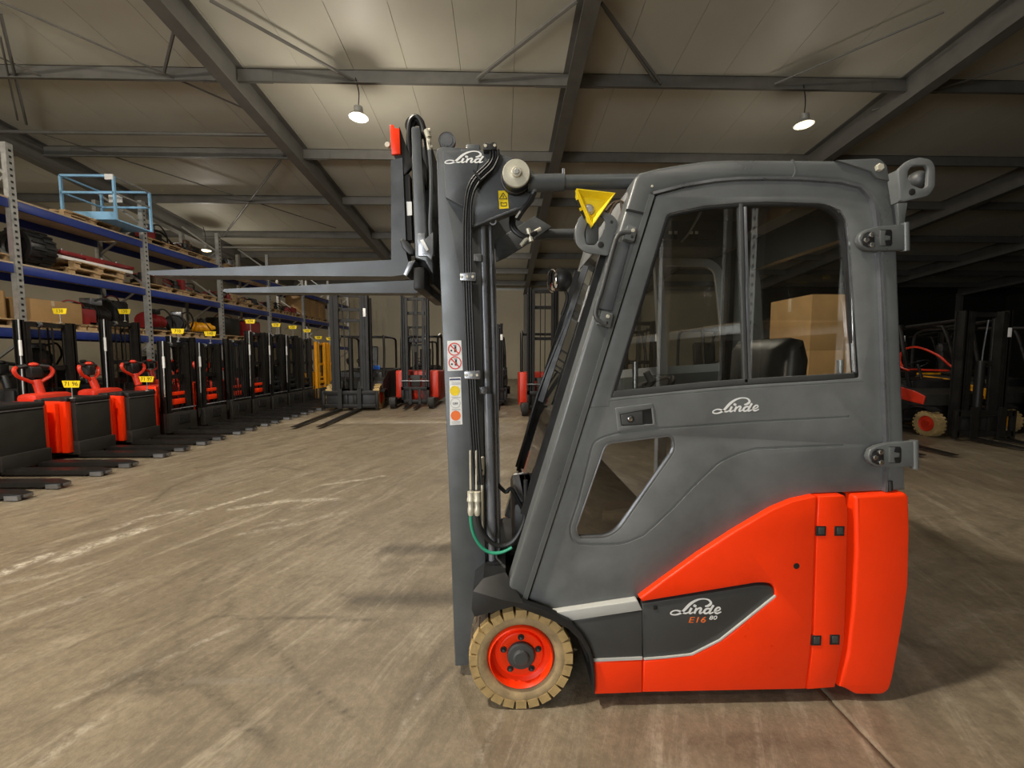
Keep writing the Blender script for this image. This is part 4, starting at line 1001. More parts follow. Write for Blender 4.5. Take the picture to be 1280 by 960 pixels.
for o in (plate('chassis_side', [rp([(674, 612), (690, 612), (668, 722), (642, 722)])], 1.755, .02, M['red'], T, b=.003),): mirrored(o)
MB().cbx(P(612, 600, 2.0).x, P(660, 600, 2.0).x + .1, 1.92, my(1.92), .22, .56, .03).build('axle_housing', M['black'], T)
MB().cbx(P(640, 600, 2.0).x, P(700, 600, 2.0).x, 1.92, my(1.80), .56, .80, .04).build('front_panel', M['black'], T)
for k in range(3):
    a = P(648 + 7*k, 592, 1.95); b_ = P(655 + 7*k, 626, 1.95); MB().bar(a, b_, .014, .05).build('pedal_bar', M['steel'] if k == 0 else M['dark'], T)
MB().tube([P(u, v_, 1.9) for u, v_ in ((622, 605), (632, 615), (640, 612), (655, 640))], .010, 8, 4).build('hose', M['rubber'], T)
# ---- inside the cab
cabx = lambda u: P(u, 445, YC).x
MB().cbx(1.10, 1.42, YC-.24, YC+.24, .84, 1.0, .04).build('seat_cushion', M['seat'], T)
sb = MB(); va, fa = slab_mesh([[(1.24, .98), (1.33, .96), (1.47, 1.22), (1.49, 1.50), (1.46, 1.60), (1.41, 1.61), (1.37, 1.55), (1.36, 1.28)]], YC - .24, .48, .05, 3)
sb.add(va, fa).build('seat_back', M['seat'], T, ang=60)
MB().cbx(1.15, 1.45, YC-.42, YC-.30, 1.02, 1.12, .03).build('armrest', M['seat'], T)
MB().cbx(.42, .80, my(1.75)-.5, my(1.74), .75, 1.18, .06).build('dashboard', M['black'], T)
MB().tube([(.62, YC, 1.10), (.74, YC, 1.30)], .03, 12).build('steering_column', M['black'], T)
st = MB(); ax = Vector((-.5, 0, .85)).normalized(); c = Vector((.75, YC, 1.32)); a = ax.orthogonal().normalized(); b_ = ax.cross(a)
st.tube([c + (a*math.cos(t*math.pi/14) + b_*math.sin(t*math.pi/14))*.17 for t in range(29)], .014, 8)
for t in (0, 2.1, 4.2): st.bar(c, c + (a*math.cos(t) + b_*math.sin(t))*.165, .025, .012)
st.build('steering_wheel', M['black'], T)
MB().cyl(c, c + ax*.05, .03, n=14).cyl(c + a*.13 + ax*.01, c + a*.13 + ax*.07, .02, n=10).build('steering_hub', M['steel'], T)
MB().lathe([(.055, -.03), (.065, 0), (.055, .03), (.02, .03)], P(816, 572, 1.95), (0, 1, .2), 20).build('pedal_motor', M['black'], T)
MB().cyl(P(816, 572, 1.90), P(825, 580, 1.90), .02, n=12).build('pedal_shaft', M['chrome'], T)
for (u, v_) in ((794, 468), (1050, 462)):
    MB().cyl(P(u, v_+18, 1.71), P(u, v_-16 if u < 900 else v_-12, 1.71), .012, n=12).build('window_pin', M['steel'], T)
MB().prism([(.08, .58), (.25, 1.20), (.34, 1.26), (.46, 1.24), (.46, .58)], 1.80, my(1.80)).build('dash_cowl', M['black'], T)
# overhead console with switches on the far side of the roof
q0, q1 = P(800, 262, 2.3), P(925, 310, 2.3)
MB().cbx(q0.x, q1.x, 2.30, 2.55, q1.z, q0.z + .02, .015).build('overhead_console', M['anthracite'], T)
qa, qb = P(828, 288, 2.295), P(894, 300, 2.295)
sw = MB().cbx(qa.x, qb.x, 2.288, 2.305, qb.z, qa.z, .004).build('switch_panel', M['anthracite'], T)
for u in (837.5, 844, 863.5, 870):
    c = P(u, 293, 2.284); MB().bx(c.x-.010, c.x+.010, 2.280, 2.29, c.z-.03, c.z+.02).build('switch', M['black'], sw, smooth=False)
    MB().bx(c.x-.009, c.x+.009, 2.277, 2.28, c.z, c.z+.016).build('switch_mark', M['white'], sw, smooth=False)
MB().tube([P(878, 261, 1.80), P(862, 290, 2.0), P(852, 302, 2.2)], .006, 6, 4).build('wiper_rod', M['steel'], T)
# inner linings behind the rear half of the window: belt reel post and levers
MB().bx(P(906, 300, 2.55).x, P(915, 300, 2.55).x, 2.50, 2.56, 1.3, 2.2).build('belt_post', M['dark'], T)
MB().tube([(1.02, YC-.28, 1.05), (1.0, YC-.28, 1.22), (.98, YC-.29, 1.27)], .014, 8, 4).build('lever', M['black'], T)
# inner lining of the far side: roof rail and door post
yf = my(YD) - .05
MB().ribbon([(a.x, a.z) for a in (P(930, 252, YD), P(937, 480, YD))], .05, yf - .02, yf + .02).build('far_divider', M['trim'], T)
# ================================================================== pallet racking on the left
RF, RB = -8.95, -10.05
BAY = [5.05, 7.7, 10.4, 13.05, 15.7, 18.35, 21.0, 23.6]
LEV = [2.06, 3.23, 4.39]
rack = thing('pallet_rack', 'long blue and galvanised pallet racking along the left side of the hall', 'rack', (RF, BAY[0], 0))
def shared(mb, name, m, ang=38, smooth=True):
    o = mb.build(name, m, None, ang=ang, smooth=smooth); me = o.data; bpy.data.objects.remove(o); return me
def put(me, name, parent, loc=(0, 0, 0), inv=True):
    o = bpy.data.objects.new(name, me); COL.objects.link(o); o.location = loc
    if parent is not None:
        o.parent = parent
        if inv: o.matrix_parent_inverse = world_of(parent).inverted()
    return o
# one upright frame: two perforated posts and the lacing between them
mb = MB(); H = 5.35
for sx in (0, RB - RF):
    mb.bx(sx-.05, sx-.044, -.055, .055, 0, H).bx(sx+.044, sx+.05, -.055, .055, 0, H).bx(sx-.05, sx+.05, -.055, -.048, 0, H).bx(sx-.05, sx+.05, .048, .055, 0, H)
post_me = shared(mb, 'post', M['galv'], smooth=False)
mb = MB()
for k in range(46): mb.bx(-.053+.0, -.0435, -.018, .018, .25 + k*.11, .29 + k*.11)
slots_me = shared(mb, 'slots', M['rubber'], smooth=False)
mb = MB(); z = .3; s = 0
while z < 4.9:
    a, b_ = (-.03, RB - RF + .03); p, q = ((a, 0, z), (b_, 0, z + .75)); 
    if s: p, q = (b_, 0, z), (a, 0, z + .75)
    mb.bar(p, q, .03, .045); z += .75; s ^= 1
lace_me = shared(mb, 'lacing', M['galv'], smooth=False)
for y in BAY:
    fr = put(post_me, 'upright_frame', rack, (RF, y, 0)); 
    put(lace_me, 'lacing', fr, (RF, y, 0)); put(slots_me, 'slots', fr, (RF + .1, y, 0))['kind'] = 'stuff'
for i in range(len(BAY) - 1):
    y0, y1 = BAY[i] + .06, BAY[i+1] - .06
    for li, z in enumerate(LEV):
        for x in (RF, RB):
            MB().cbx(x - .025, x + .025, y0, y1, z - .19, z - .03, .006).build('beam', M['blue'], rack)
        nb = 3
        for k in range(nb):
            ya = y0 + (y1 - y0) * k / nb; yb = y0 + (y1 - y0) * (k + 1) / nb
            MB().bx(RB - .02, RF + .03, ya + .004, yb - .004, z - .03, z).build('deck_board', M['chip'], rack, smooth=False)
BW = ['first', 'second', 'third', 'fourth', 'fifth', 'sixth', 'seventh']
LW = ['lowest', 'middle', 'top']
# ---- pallets
def pallet_proto():
    t = thing('wooden_pallet', 'x', 'pallet', (0, 0, 0), 0, 'wooden pallets on the racking')
    for k in range(5):
        x = -.39 + k * .195
        MB().bx(x - .065, x + .065, -.6, .6, .122, .144).build('top_board', M['wood'], t, smooth=False, inv=False)
    for x in (-.37, 0, .37):
        for y in (-.53, 0, .53): MB().bx(x - .05, x + .05, y - .07, y + .07, .022, .1).build('block', M['wood'], t, smooth=False, inv=False)
        MB().bx(x - .05, x + .05, -.6, .6, 0, .022).build('bottom_board', M['wood'], t, smooth=False, inv=False)
    for y in (-.53, 0, .53): MB().bx(-.45, .45, y - .07, y + .07, .1, .122).build('stringer', M['wood'], t, smooth=False, inv=False)
    return t
PAL = pallet_proto(); PAL_USED = [False]
def pallet(x, y, z, label, rz=0.0):
    if not PAL_USED[0]:
        PAL_USED[0] = True; PAL.location = (x, y, z); PAL.rotation_euler = (0, 0, rz); PAL['label'] = label; return PAL
    return dup(PAL, (x, y, z), rz, label)
# ---- loads
def motor(x, y, z, label, m='dark', s=1.0, rz=0):
    t = thing('drive_motor', label, 'motor', (x, y, z), rz, 'spare drive units on the racking')
    MB().lathe([(.02, -.3), (.17, -.3), (.19, -.26), (.19, .0), (.16, .04), (.16, .22), (.10, .26), (.05, .36), (.01, .36)], (0, 0, .21), (0, 1, 0), 16).build('casing', M[m], t, inv=False)
    fins = MB()
    for k in range(6): fins.lathe([(.18, 0), (.205, 0), (.205, .02), (.18, .02)], (0, -.24 + k*.04, .21), (0, 1, 0), 16, closed=True)
    fins.build('cooling_fins', M[m], t, kind='stuff', inv=False)
    MB().cbx(-.24, .24, -.28, .12, 0, .06, .01).build('foot', M['dark'], t, inv=False)
    MB().cbx(-.09, .12, -.12, .10, .38, .50, .015).build('terminal_box', M['dark'] if m != 'dark' else M['steel'], t, inv=False)
    MB().tube([(.1, -.05, .45), (.25, .05, .5), (.3, .2, .3), (.22, .3, .1)], .018, 6, 4).build('cable', M['rubber'], t, inv=False)
    t.scale = (s, s, s); return t
def carton(x, y, z, w, d, h, label, group='cartons on the racking'):
    t = thing('carton', label, 'box', (x, y, z), 0, group)
    MB().cbx(-w/2, w/2, -d/2, d/2, 0, h, .006).build('body', M['card'], t, inv=False)
    MB().bx(-w/2-.002, w/2+.002, -.03, .03, h*.75, h+.003).build('tape', M['chip'], t, inv=False, smooth=False)
    for sy in (-1, 1): MB().bx(-w/2+.004, w/2-.004, min(0, sy*(d/2-.004))+.001, max(0, sy*(d/2-.004))-.001, h, h+.004).build('flap', M['card'], t, inv=False, smooth=False)
    return t
def tyre(x, y, z, r, w, label, ax=(0, 1, 0)):
    t = thing('spare_wheel', label, 'tyre', (x, y, z), 0)
    MB().lathe([(r*.6, -w*.4), (r*.7, -w*.5), (r*.9, -w*.5), (r*.95, -w*.42), (r*.95, w*.42), (r*.9, w*.5), (r*.7, w*.5), (r*.6, w*.4)], (0, 0, r), ax, 32, closed=True).build('carcass', M['rubber'], t, inv=False)
    mb = MB()
    for k in range(18):
        a = 2*math.pi*k/18
        for s in (-1, 1):
            c = Vector((math.cos(a + s*.08)*r*.97, s*w*.22, r + math.sin(a + s*.08)*r*.97))
            mb.bar(c - Vector((0, w*.24, 0)), c + Vector((0, w*.24, 0)), r*.12, r*.10, (math.cos(a), 0, math.sin(a)))
    mb.build('tread_lugs', M['rubber'], t, kind='stuff', inv=False, smooth=False)
    MB().lathe([(.02, -w*.1), (r*.5, -w*.1), (r*.6, -w*.35), (r*.6, w*.35)], (0, 0, r), ax, 24).build('rim', M['dark'], t, inv=False)
    return t
def battery(x, y, z, label, m='dark', w=.6, d=.8, h=.55):
    t = thing('battery_trough', label, 'battery', (x, y, z), 0)
    MB().cbx(-w/2, w/2, -d/2, d/2, 0, h, .01).build('trough', M[m], t, inv=False)
    n = 4
    for i in range(3):
        for j in range(n):
            cx = -w/2 + w*(i+.5)/3; cy = -d/2 + d*(j+.5)/n
            MB().cbx(cx-w/7, cx+w/7, cy-d/n*.42, cy+d/n*.42, h, h+.04, .006).build('cell_cap', M['black'], t, inv=False)
    MB().tube([(0, -d/2, h+.04), (.1, -d/2+.1, h+.16), (.2, 0, h+.12), (.15, d*.3, h+.05)], .016, 6, 4).build('lead', M['maroon'], t, inv=False)
    return t
def frame_stack(x, y, z, label, m1='maroon', m2='white'):
    t = thing('loading_attachment', label, 'machine part', (x, y, z), 0)
    MB().cbx(-.35, .35, -.85, .85, .0, .07, .01).build('base_plate', M[m2], t, inv=False)
    MB().cbx(-.38, .30, -.7, .95, .12, .19, .01).cbx(-.3, .3, -.2, .2, .06, .13, .01).build('upper_plate', M[m1], t, inv=False)
    for yy in (-.5, -.1, .35, .7):
        MB().cyl((.1, yy, .19), (.1, yy, .25), .03, n=10).build('stud', M['steel'], t, inv=False)
    MB().bar((-.3, -.7, .25), (-.1, .8, .2), .06, .06).build('rail', M[m1], t, inv=False)
    return t
def scrap(x, y, z, label, seed):
    """a mixed heap of used machine parts on one pallet; its pieces are parts of one bundle"""
    t = thing('parts_bundle', label, 'machine part', (x, y, z), 0, 'bundles of used parts on the racking')
    r = random.Random(seed)
    for k in range(7):
        m_ = M[r.choice(['dark', 'dark', 'grease', 'wood', 'steel', 'black', 'maroon'])]
        cx, cy = r.uniform(-.28, .28), r.uniform(-.5, .5); w, d, h = r.uniform(.08, .25), r.uniform(.12, .4), r.uniform(.08, .34)
        if r.random() < .55: MB().cbx(cx-w/2, cx+w/2, cy-d/2, cy+d/2, 0, h, .008).build('block', m_, t, inv=False)
        else: MB().lathe([(.01, 0), (w*.6, 0), (w*.6, h*.4), (w*.35, h*.5), (w*.35, h), (.01, h)], (cx, cy, 0), (0, 0, 1), 12).build('flange', m_, t, inv=False)
    for k in range(3):
        MB().tube([(r.uniform(-.3, .3), -.5, .05 + r.uniform(0, .2)), (r.uniform(-.3, .3), 0, .3), (r.uniform(-.3, .3), .5, .1)], .018, 6, 4).build('pipe', M[r.choice(['steel', 'rubber', 'maroon'])], t, inv=False)
    return t
cx = (RF + RB) / 2 + .05
pn = {}
def pal_at(bay, lev, fy, z=0, note='', rz=0.0):
    y = BAY[bay] + (BAY[bay+1] - BAY[bay]) * fy
    where = ('near', 'middle', 'far')[min(2, int(fy * 3))]
    pallet(cx, y, LEV[lev] + z, f'wooden pallet {note}at the {where} of the {BW[bay]} bay, {LW[lev]} level', rz)
    return y, LEV[lev] + z + .144
# first bay, mostly outside the frame
y, z = pal_at(0, 1, .80); battery(cx, y, z, 'dark battery trough at the left edge on the middle rack level', 'maroon')
y, z = pal_at(0, 0, .80, note='with brown stack '); carton(cx, y, z, .7, .9, .5, 'brown carton at the left edge on the lowest rack level')
# second bay
tyre(cx + .25, BAY[1] + .42, LEV[1], .36, .45, 'big black lugged tyre standing on the middle rack level beside the first post', (0, 1, 0))
y, z = pal_at(1, 1, .58, note='lower of two '); 
y, z = pal_at(1, 1, .60, .146, note='upper of two ', rz=.06); frame_stack(cx + .05, y, z, 'dark red and white machine frame on two pallets in the second bay')
y, z = pal_at(1, 0, .24); carton(cx, y, z, .8, 1.1, .42, 'wide brown carton low in the second bay behind a yellow tag')
y, z = pal_at(1, 0, .72); motor(cx, y - .15, z, 'dark motor unit on the lowest level in the second bay', s=1.25); battery(cx - .1, y + .38, z, 'dark battery box beside the motor in the second bay', w=.6, d=.35, h=.6)
y, z = pal_at(1, 2, .58, note='under the blue lifting cage '); z_cage = z; y_cage = y
# third bay
y, z = pal_at(2, 1, .24); scrap(cx, y, z, 'bundle of used parts nearest the fork tip in the third bay', 3)
y, z = pal_at(2, 1, .74); scrap(cx, y, z, 'bundle of used parts at the far half of the third bay, middle level', 7)
y, z = pal_at(2, 0, .2); motor(cx + .15, y, z, 'dark motor with maroon neighbour low in the third bay', 'maroon', 1.1)
y, z = pal_at(2, 0, .52); motor(cx + .1, y, z, 'dark motor at the centre of the third bay, lowest level', 'dark', 1.15, .5)
y, z = pal_at(2, 0, .84); motor(cx + .2, y, z, 'amber motor on the lowest level beside the third post', 'amber', .9, -1.2)
# fourth bay
y, z = pal_at(3, 1, .24); scrap(cx, y, z, 'bundle of used parts in the near half of the fourth bay, middle level', 11)
y, z = pal_at(3, 1, .74); scrap(cx, y, z, 'bundle of used parts in the far half of the fourth bay, middle level', 12)
y, z = pal_at(3, 0, .3); battery(cx, y, z, 'dark battery trough low in the fourth bay', 'dark'); 
y, z = pal_at(3, 0, .74); battery(cx, y, z, 'maroon battery trough low in the fourth bay', 'maroon')
# fifth to seventh bay
for b_ in (4, 5):
    for k, fy in enumerate((.22, .5, .79)):
        y, z = pal_at(b_, 1, fy)
        if b_ == 5: carton(cx, y, z, .8, .74, .95 - .1*k, f'tall brown carton, {("nearest", "middle", "farthest")[k]} of three beyond the far post')
        else: scrap(cx, y, z, f'bundle of used parts in the fifth bay, {("nearest", "middle", "farthest")[k]} of three', 20 + k)
# top level, small stuff behind the lamp
y, z = pal_at(2, 2, .3); scrap(cx, y, z, 'bundle of used parts on top of the third bay', 31)
y, z = pal_at(2, 2, .75); scrap(cx, y, z, 'bundle of used parts on the far top of the third bay', 32)
y, z = pal_at(3, 2, .4); scrap(cx, y, z, 'bundle of used parts on top of the fourth bay', 33)
# ---- blue lifting cage on the top level
cg = thing('lifting_cage', 'light blue steel access cage on top of the racking', 'cage', (-9.14, 9.75, z_cage))
bw, bd, bh = 1.14, .9, .94
def cbar(p, q, w=.045): return MB().bar(p, q, w, w)
for sx in (-bw/2, bw/2):
    for sy in (-bd/2, bd/2): cbar((sx, sy, 0), (sx, sy, bh)).build('post', M['skyblue'], cg, inv=False, smooth=False)
for z_ in (.58, bh):
    for sy in (-bd/2, bd/2): cbar((-bw/2, sy, z_), (bw/2, sy, z_)).build('rail', M['skyblue'], cg, inv=False, smooth=False)
    for sx in (-bw/2, bw/2): cbar((sx, -bd/2, z_), (sx, bd/2, z_), .035).build('rail', M['galv'] if sx > 0 else M['skyblue'], cg, inv=False, smooth=False)
MB().bx(-bw/2, bw/2, -bd/2-.02, -bd/2+.01, 0, .17).build('kick_plate', M['skyblue'], cg, inv=False, smooth=False)
MB().bx(-bw/2, bw/2, -bd/2, bd/2, 0, .03).build('cage_floor', M['skyblue'], cg, inv=False, smooth=False)
MB().bx(-.35, -.03, bd/2-.06, bd/2-.05, .68, .86).build('notice', M['white'], cg, inv=False, smooth=False)
MB().cbx(bw/2-.16, bw/2+.02, -bd/2-.04, -bd/2+.0, bh-.09, bh+.03, .01).build('latch', M['white'], cg, inv=False)
# rail, pipes beside the cage
motor(-9.3, 10.92, LEV[2] + .0, 'dark machine with white pipes beside the blue cage', 'dark', 1.1)

# dark machines standing on the floor under the lowest level
for k, (y, m_, w_) in enumerate([(6.3, 'dark', 'at the left edge'), (7.2, 'grease', 'beside the first post'), (8.4, 'dark', 'in the second bay, nearer one'), (9.6, 'dark', 'in the second bay, farther one'), (11.0, 'dark', 'in the third bay, nearer one'), (12.2, 'grease', 'in the third bay, farther one'), (13.8, 'dark', 'in the fourth bay'), (16.5, 'dark', 'in the fifth bay')]):
    battery(-9.55, y, 0, f'dark machine block on the floor under the racking {w_}', m_, .85, .85, .95 + .12*(k % 3))
    if k % 2 == 0: motor(-9.5, y, .99 + .12*(k % 3), f'dark motor on a machine block under the racking {w_}', 'dark', 1.1, .4*k)
y, z = pal_at(1, 0, .5, note='with stacked blocks '); battery(cx, y, z, 'low maroon trough in the middle of the second bay, lowest level', 'maroon', .6, .5, .35)
y, z = pal_at(3, 1, .5); scrap(cx, y, z, 'bundle of used parts amid the fourth bay, middle level', 41)
y, z = pal_at(2, 1, .5); scrap(cx, y, z, 'bundle of used parts amid the third bay, middle level', 42)
# ================================================================== pallet trucks and stackers parked in a row
def yellow_tag(x, y, z, s, label, dz=.25, rz=0.0):
    t = thing('price_tag', label, 'tag', (x, y, z), rz, 'yellow tags on wires along the row')
    MB().cyl((0, 0, 0), (0, 0, dz), .006, n=6).build('wire', M['galv'], t, inv=False)
    MB().lathe([(.001, 0), (.03, 0), (.03, .012), (.001, .012)], (0, 0, 0), (0, 0, 1), 10).build('magnet_foot', M['galv'], t, inv=False)
    q = [(-.13, dz+.10), (.13, dz+.10), (.105, dz), (-.105, dz)]
    pl_ = MB().prism(q, -.004, .004)
    pl = pl_.build('plate', M['yellow'], t, inv=False, smooth=False)
    text(s, .088, M['black'], 'number', t, Matrix.Translation((0, -.0055, dz+.052)) @ Matrix.Rotation(math.pi/2, 4, 'X'), inv=False)
    return t
def fork_pair(t, x0, x1, sp, w=.16, z0=.03, th=.055, m='dark'):
    for s in (-1, 1):
        y = s * sp
        mb = MB(); L = x1 - x0
        top = z0 + th
        mb.add([(x0, y-w/2, z0), (x1-.16, y-w/2, z0), (x1-.16, y+w/2, z0), (x0, y+w/2, z0), (x0, y-w/2, top), (x1-.16, y-w/2, top), (x1-.16, y+w/2, top), (x0, y+w/2, top)],
               [(0,3,2,1),(4,5,6,7),(0,1,5,4),(2,3,7,6),(3,0,4,7)])
        mb.add([(x1-.16, y-w/2, z0), (x1, y-w*.28, z0), (x1, y+w*.28, z0), (x1-.16, y+w/2, z0), (x1-.16, y-w/2, top), (x1, y-w*.28, top-.02), (x1, y+w*.28, top-.02), (x1-.16, y+w/2, top)],
               [(0,3,2,1),(4,5,6,7),(0,1,5,4),(1,2,6,5),(2,3,7,6)])
        f = mb.build('fork', M[m], t, inv=False, smooth=False)
        MB().bx(x1-.015, x1+.004, y-w*.27, y+w*.27, z0+.004, top-.022).build('fork_tip', M['steel'], f, inv=False, smooth=False)
        MB().bx(x1-.16, x1-.02, y-w*.51, y-w*.30, z0-.02, z0+.03).build('tip_skid', M['steel'], f, inv=False, smooth=False)
        MB().cyl((x1-.26, y-.05, .041), (x1-.26, y+.05, .041), .04, n=12).build('load_roller', M['black'], f, inv=False)
def tiller(t, x, z, turn=0.0, m='redbg'):
    til = bpy.data.objects.new('tiller', None); COL.objects.link(til); til.parent = t; til.location = (x, 0, z); til.rotation_euler = (0, 0, turn)
    b = MB()
    b.tube([(0, 0, 0), (-.03, 0, .12), (-.06, 0, .22)], .055, 10, 4); b.build('neck', M[m], til, inv=False)
    for s in (-1, 1):
        MB().tube([(-.05, 0, .16), (-.06, s*.10, .22), (-.07, s*.20, .28), (-.08, s*.24, .36), (-.10, s*.20, .42), (-.11, s*.09, .44)], .026, 8, 5).build('handle_arm', M[m], til, inv=False)
        MB().tube([(-.10, s*.20, .42), (-.11, s*.08, .44)], .033, 8).build('grip', M['black'], til, inv=False)
    MB().cbx(-.14, -.03, -.07, .07, .26, .43, .02).build('control_head', M['black'], til, inv=False)
    MB().ball((-.08, 0, .46), .05, .06, .035, 12, 6).build('belly_button', M[m], til, inv=False)
def pallet_truck(x, y, label, turn=0.0, rz=0.0):
    t = thing('pallet_truck', label, 'pallet truck', (x, y, 0), rz, 'low pallet trucks at the near end of the row')
    MB().cbx(-.22, .25, -.26, .26, .16, .84, .012).build('battery_box', M['charcoal'], t, inv=False)
    MB().cbx(-.22, .29, -.28, .28, .06, .26, .012).build('fork_carriage', M['charcoal'], t, inv=False)
    MB().cbx(-.24, .262, -.27, .27, .84, .90, .015).build('top_cover', M['black'], t, inv=False)
    MB().bx(.25, .262, -.25, .25, .815, .83).build('trim_line', M['steel'], t, inv=False, smooth=False)
    for s in (-1, 1):
        a, b_ = sorted((s*.265, s*.345)); MB().cbx(-.62, .20, a, b_, .10, .86, .015).build('side_cover', M['red'], t, inv=False)
        a, b_ = sorted((s*.355, s*.41)); MB().cbx(-.60, .12, a, b_, .12, .84, .012).build('side_bumper', M['red'], t, inv=False)
        MB().cbx(.10, .20, s*.30-.025 if s > 0 else -.325, .325 if s > 0 else -.275, .85, .92, .01).build('corner_cap', M['black'], t, inv=False)
    MB().cbx(-.66, -.24, -.36, .36, .08, .78, .03).build('motor_cover', M['black'], t, inv=False)
    MB().cbx(-.60, -.30, -.27, .27, .78, .96, .06).build('hood', M['redbg'], t, inv=False)
    fork_pair(t, .25, 1.50, .19)
    tiller(t, -.52, .93, turn)
    for s in (-1, 1): MB().cyl((-.5, s*.25-.03, .06), (-.5, s*.25+.03, .06), .06, n=14).build('castor', M['rubber'], t, inv=False)
    return t
def stacker(x, y, label, h=1.8, w=.33, body='redbg', mastm='dark', screen=True, grille=False, rod=True, forks=True, group='stackers in the row', tip=1.50):
    t = thing('stacker', label, 'stacker', (x, y, 0), 0, group)
    for s in (-1, 1):
        mb = MB().bx(.06, .16, s*w-.012, s*w+.012, .08, h).bx(.06, .07, s*w-.045, s*w+.045, .08, h).bx(.15, .16, s*w-.045, s*w+.045, .08, h)
        mb.build('mast_channel', M[mastm], t, inv=False, smooth=False)
        mb = MB().bx(.07, .15, s*(w-.085)-.010, s*(w-.085)+.010, .1, h-.03).bx(.14, .165, s*(w-.085)-.03, s*(w-.085)+.03, .1, h-.03)
        mb.build('inner_channel', M[mastm], t, inv=False, smooth=False)
        MB().cyl((.03, s*(w-.06), .2), (.03, s*(w-.06), h-.1), .022, n=10).build('lift_cylinder', M['steel'] if s < 0 else M['black'], t, inv=False)
    for z in (h-.06, h*.62, .45): MB().bx(.04, .10, -w, w, z-.04, z+.04).build('cross_bar', M[mastm], t, inv=False, smooth=False)
    MB().lathe([(.02, -.02), (.05, -.02), (.05, .02), (.02, .02)], (.1, -.1, h-.06), (0, 1, 0), 14, closed=True).build('chain_wheel', M['steel'], t, inv=False)
    for yy in (-.1, .1): MB().bx(.095, .105, yy-.012, yy+.012, .35, h-.06).build('lift_chain', M['dark'], t, inv=False, smooth=False)
    if screen: MB().bx(.035, .04, -w+.02, w-.02, .95, h-.1).build('guard_screen', M['screen'], t, inv=False, smooth=False)
    if grille:
        for k in range(7): MB().bx(.165, .18, -w+.06+k*(2*w-.12)/6-.012, -w+.06+k*(2*w-.12)/6+.012, .1, h-.12).build('guard_bar', M['black'], t, inv=False, smooth=False)
    MB().cbx(-.05, .22, -w-.04, w+.04, .05, .42 if not grille else .5, .015).build('chassis', M['charcoal'], t, inv=False)
    for s in (-1, 1): MB().cyl((.08, s*w-.03, .045), (.08, s*w+.03, .045), .045, n=12).cyl((-.55, s*.2-.03, .06), (-.55, s*.2+.03, .06), .06, n=12).build('wheel', M['rubber'], t, inv=False)
    MB().cbx(.215, .232, -w*.45, w*.45, .2, .38, .006).build('recess_plate', M['black'], t, inv=False)
    MB().cbx(-.48, -.06, -w+.04, w-.04, .45, .95, .03).build('battery_hood', M[body], t, inv=False)
    MB().cbx(-.68, -.14, -w-.02, w+.02, .06, .62, .03).build('drive_cover', M['black'], t, inv=False)
    for k, z in enumerate((.62, .80)): MB().cbx(.108, .125, -w*.60, w*.60, z-.05, z+.06 - .04*k, .008).build('hood_panel', M['red'] if body == 'redbg' else M[body], t, inv=False)
    MB().cyl((.235, -w, .5), (.235, w, .5), .011, n=8).build('carriage_rail', M['steel'], t, inv=False)
    MB().cbx(-.12, .03, -w-.08, -w-.03, .12, .95, .01).build('side_panel', M['red'] if body == 'redbg' else M[body], t, inv=False)
    if rod:
        MB().tube([(.20, -w-.07, h), (.19, -w-.07, h*.7), (.18, -w-.07, .75)], .011, 8).build('support_rod', M['galv'], t, inv=False)
        MB().cyl((.195, -w-.07, h*.72), (.195, -w-.07, h*.84), .02, n=10).build('rod_sleeve', M['white'], t, inv=False)
    MB().tube([(.0, .12, h-.1), (-.02, .15, h*.6), (.02, .1, .5)], .014, 6, 4).build('hose', M['rubber'], t, inv=False)
    if forks: fork_pair(t, .22, tip, .19)
    tiller(t, -.62, .95, .0, body if body == 'redbg' else 'black')
    return t
PXX = -6.55
pallet_truck(PXX, 4.47, 'pallet truck at the left edge showing only its forks')
pallet_truck(PXX, 5.34, 'nearest dark-faced pallet truck with red side covers at the left edge', .15)
pallet_truck(PXX, 6.26, 'dark-faced pallet truck second in the row, with the yellow tag at its near edge', -.05)
pallet_truck(PXX, 7.10, 'dark-faced pallet truck third in the row, beside the first stacker', .3)
PX2 = PXX
stacker(PX2, 8.02, 'first mesh-screened stacker after the pallet trucks, red panels low behind its screen', 1.80, .30)
stacker(PX2, 8.92, 'second mesh-screened stacker, with red panels and the red side panel at its left', 1.80, .30)
stacker(PX2, 9.80, 'stacker with an upright black grille, third from the pallet trucks', 1.92, .31, grille=True, screen=False, rod=False)
stacker(PX2, 10.62, 'dark tall stacker just beyond the one with the grille', 2.15, .33)
stacker(PX2, 11.48, 'dark tall stacker under the second hanging yellow tag from the grille', 2.15, .33, body='black')
stacker(PX2, 12.34, 'dark tall stacker with the bright support rod, mid-row', 2.15, .33, body='black')
stacker(PX2, 13.20, 'last dark tall stacker before the amber pair', 2.1, .33, body='black', mastm='charcoal', rod=False)
stacker(PX2 + .1, 14.10, 'nearer amber stacker at the far end of the row', 2.0, .33, body='amber', mastm='amber', rod=False, tip=1.2, group='amber stackers')
stacker(PX2 + .1, 14.98, 'farther amber stacker at the far end of the row', 2.0, .33, body='amber', mastm='amber', rod=False, tip=1.2, group='amber stackers')
stacker(-6.0, 17.6, 'amber stacker half hidden behind the dark truck mast', 2.1, .4, body='amber', mastm='amber', rod=False, forks=False, group='amber stackers')
# second row behind, against the racking
stacker(-8.12, 7.25, 'wide stacker with dark screen behind the pallet trucks', 2.12, .40, body='black', forks=False, group='stackers behind the row')
stacker(-8.12, 8.62, 'tall stacker with dark screen behind the third pallet truck', 2.25, .36, body='black', forks=False, group='stackers behind the row')
stacker(-8.12, 10.2, 'dark stacker behind the first mesh-screened stackers', 2.0, .36, body='redbg', forks=False, group='stackers behind the row')
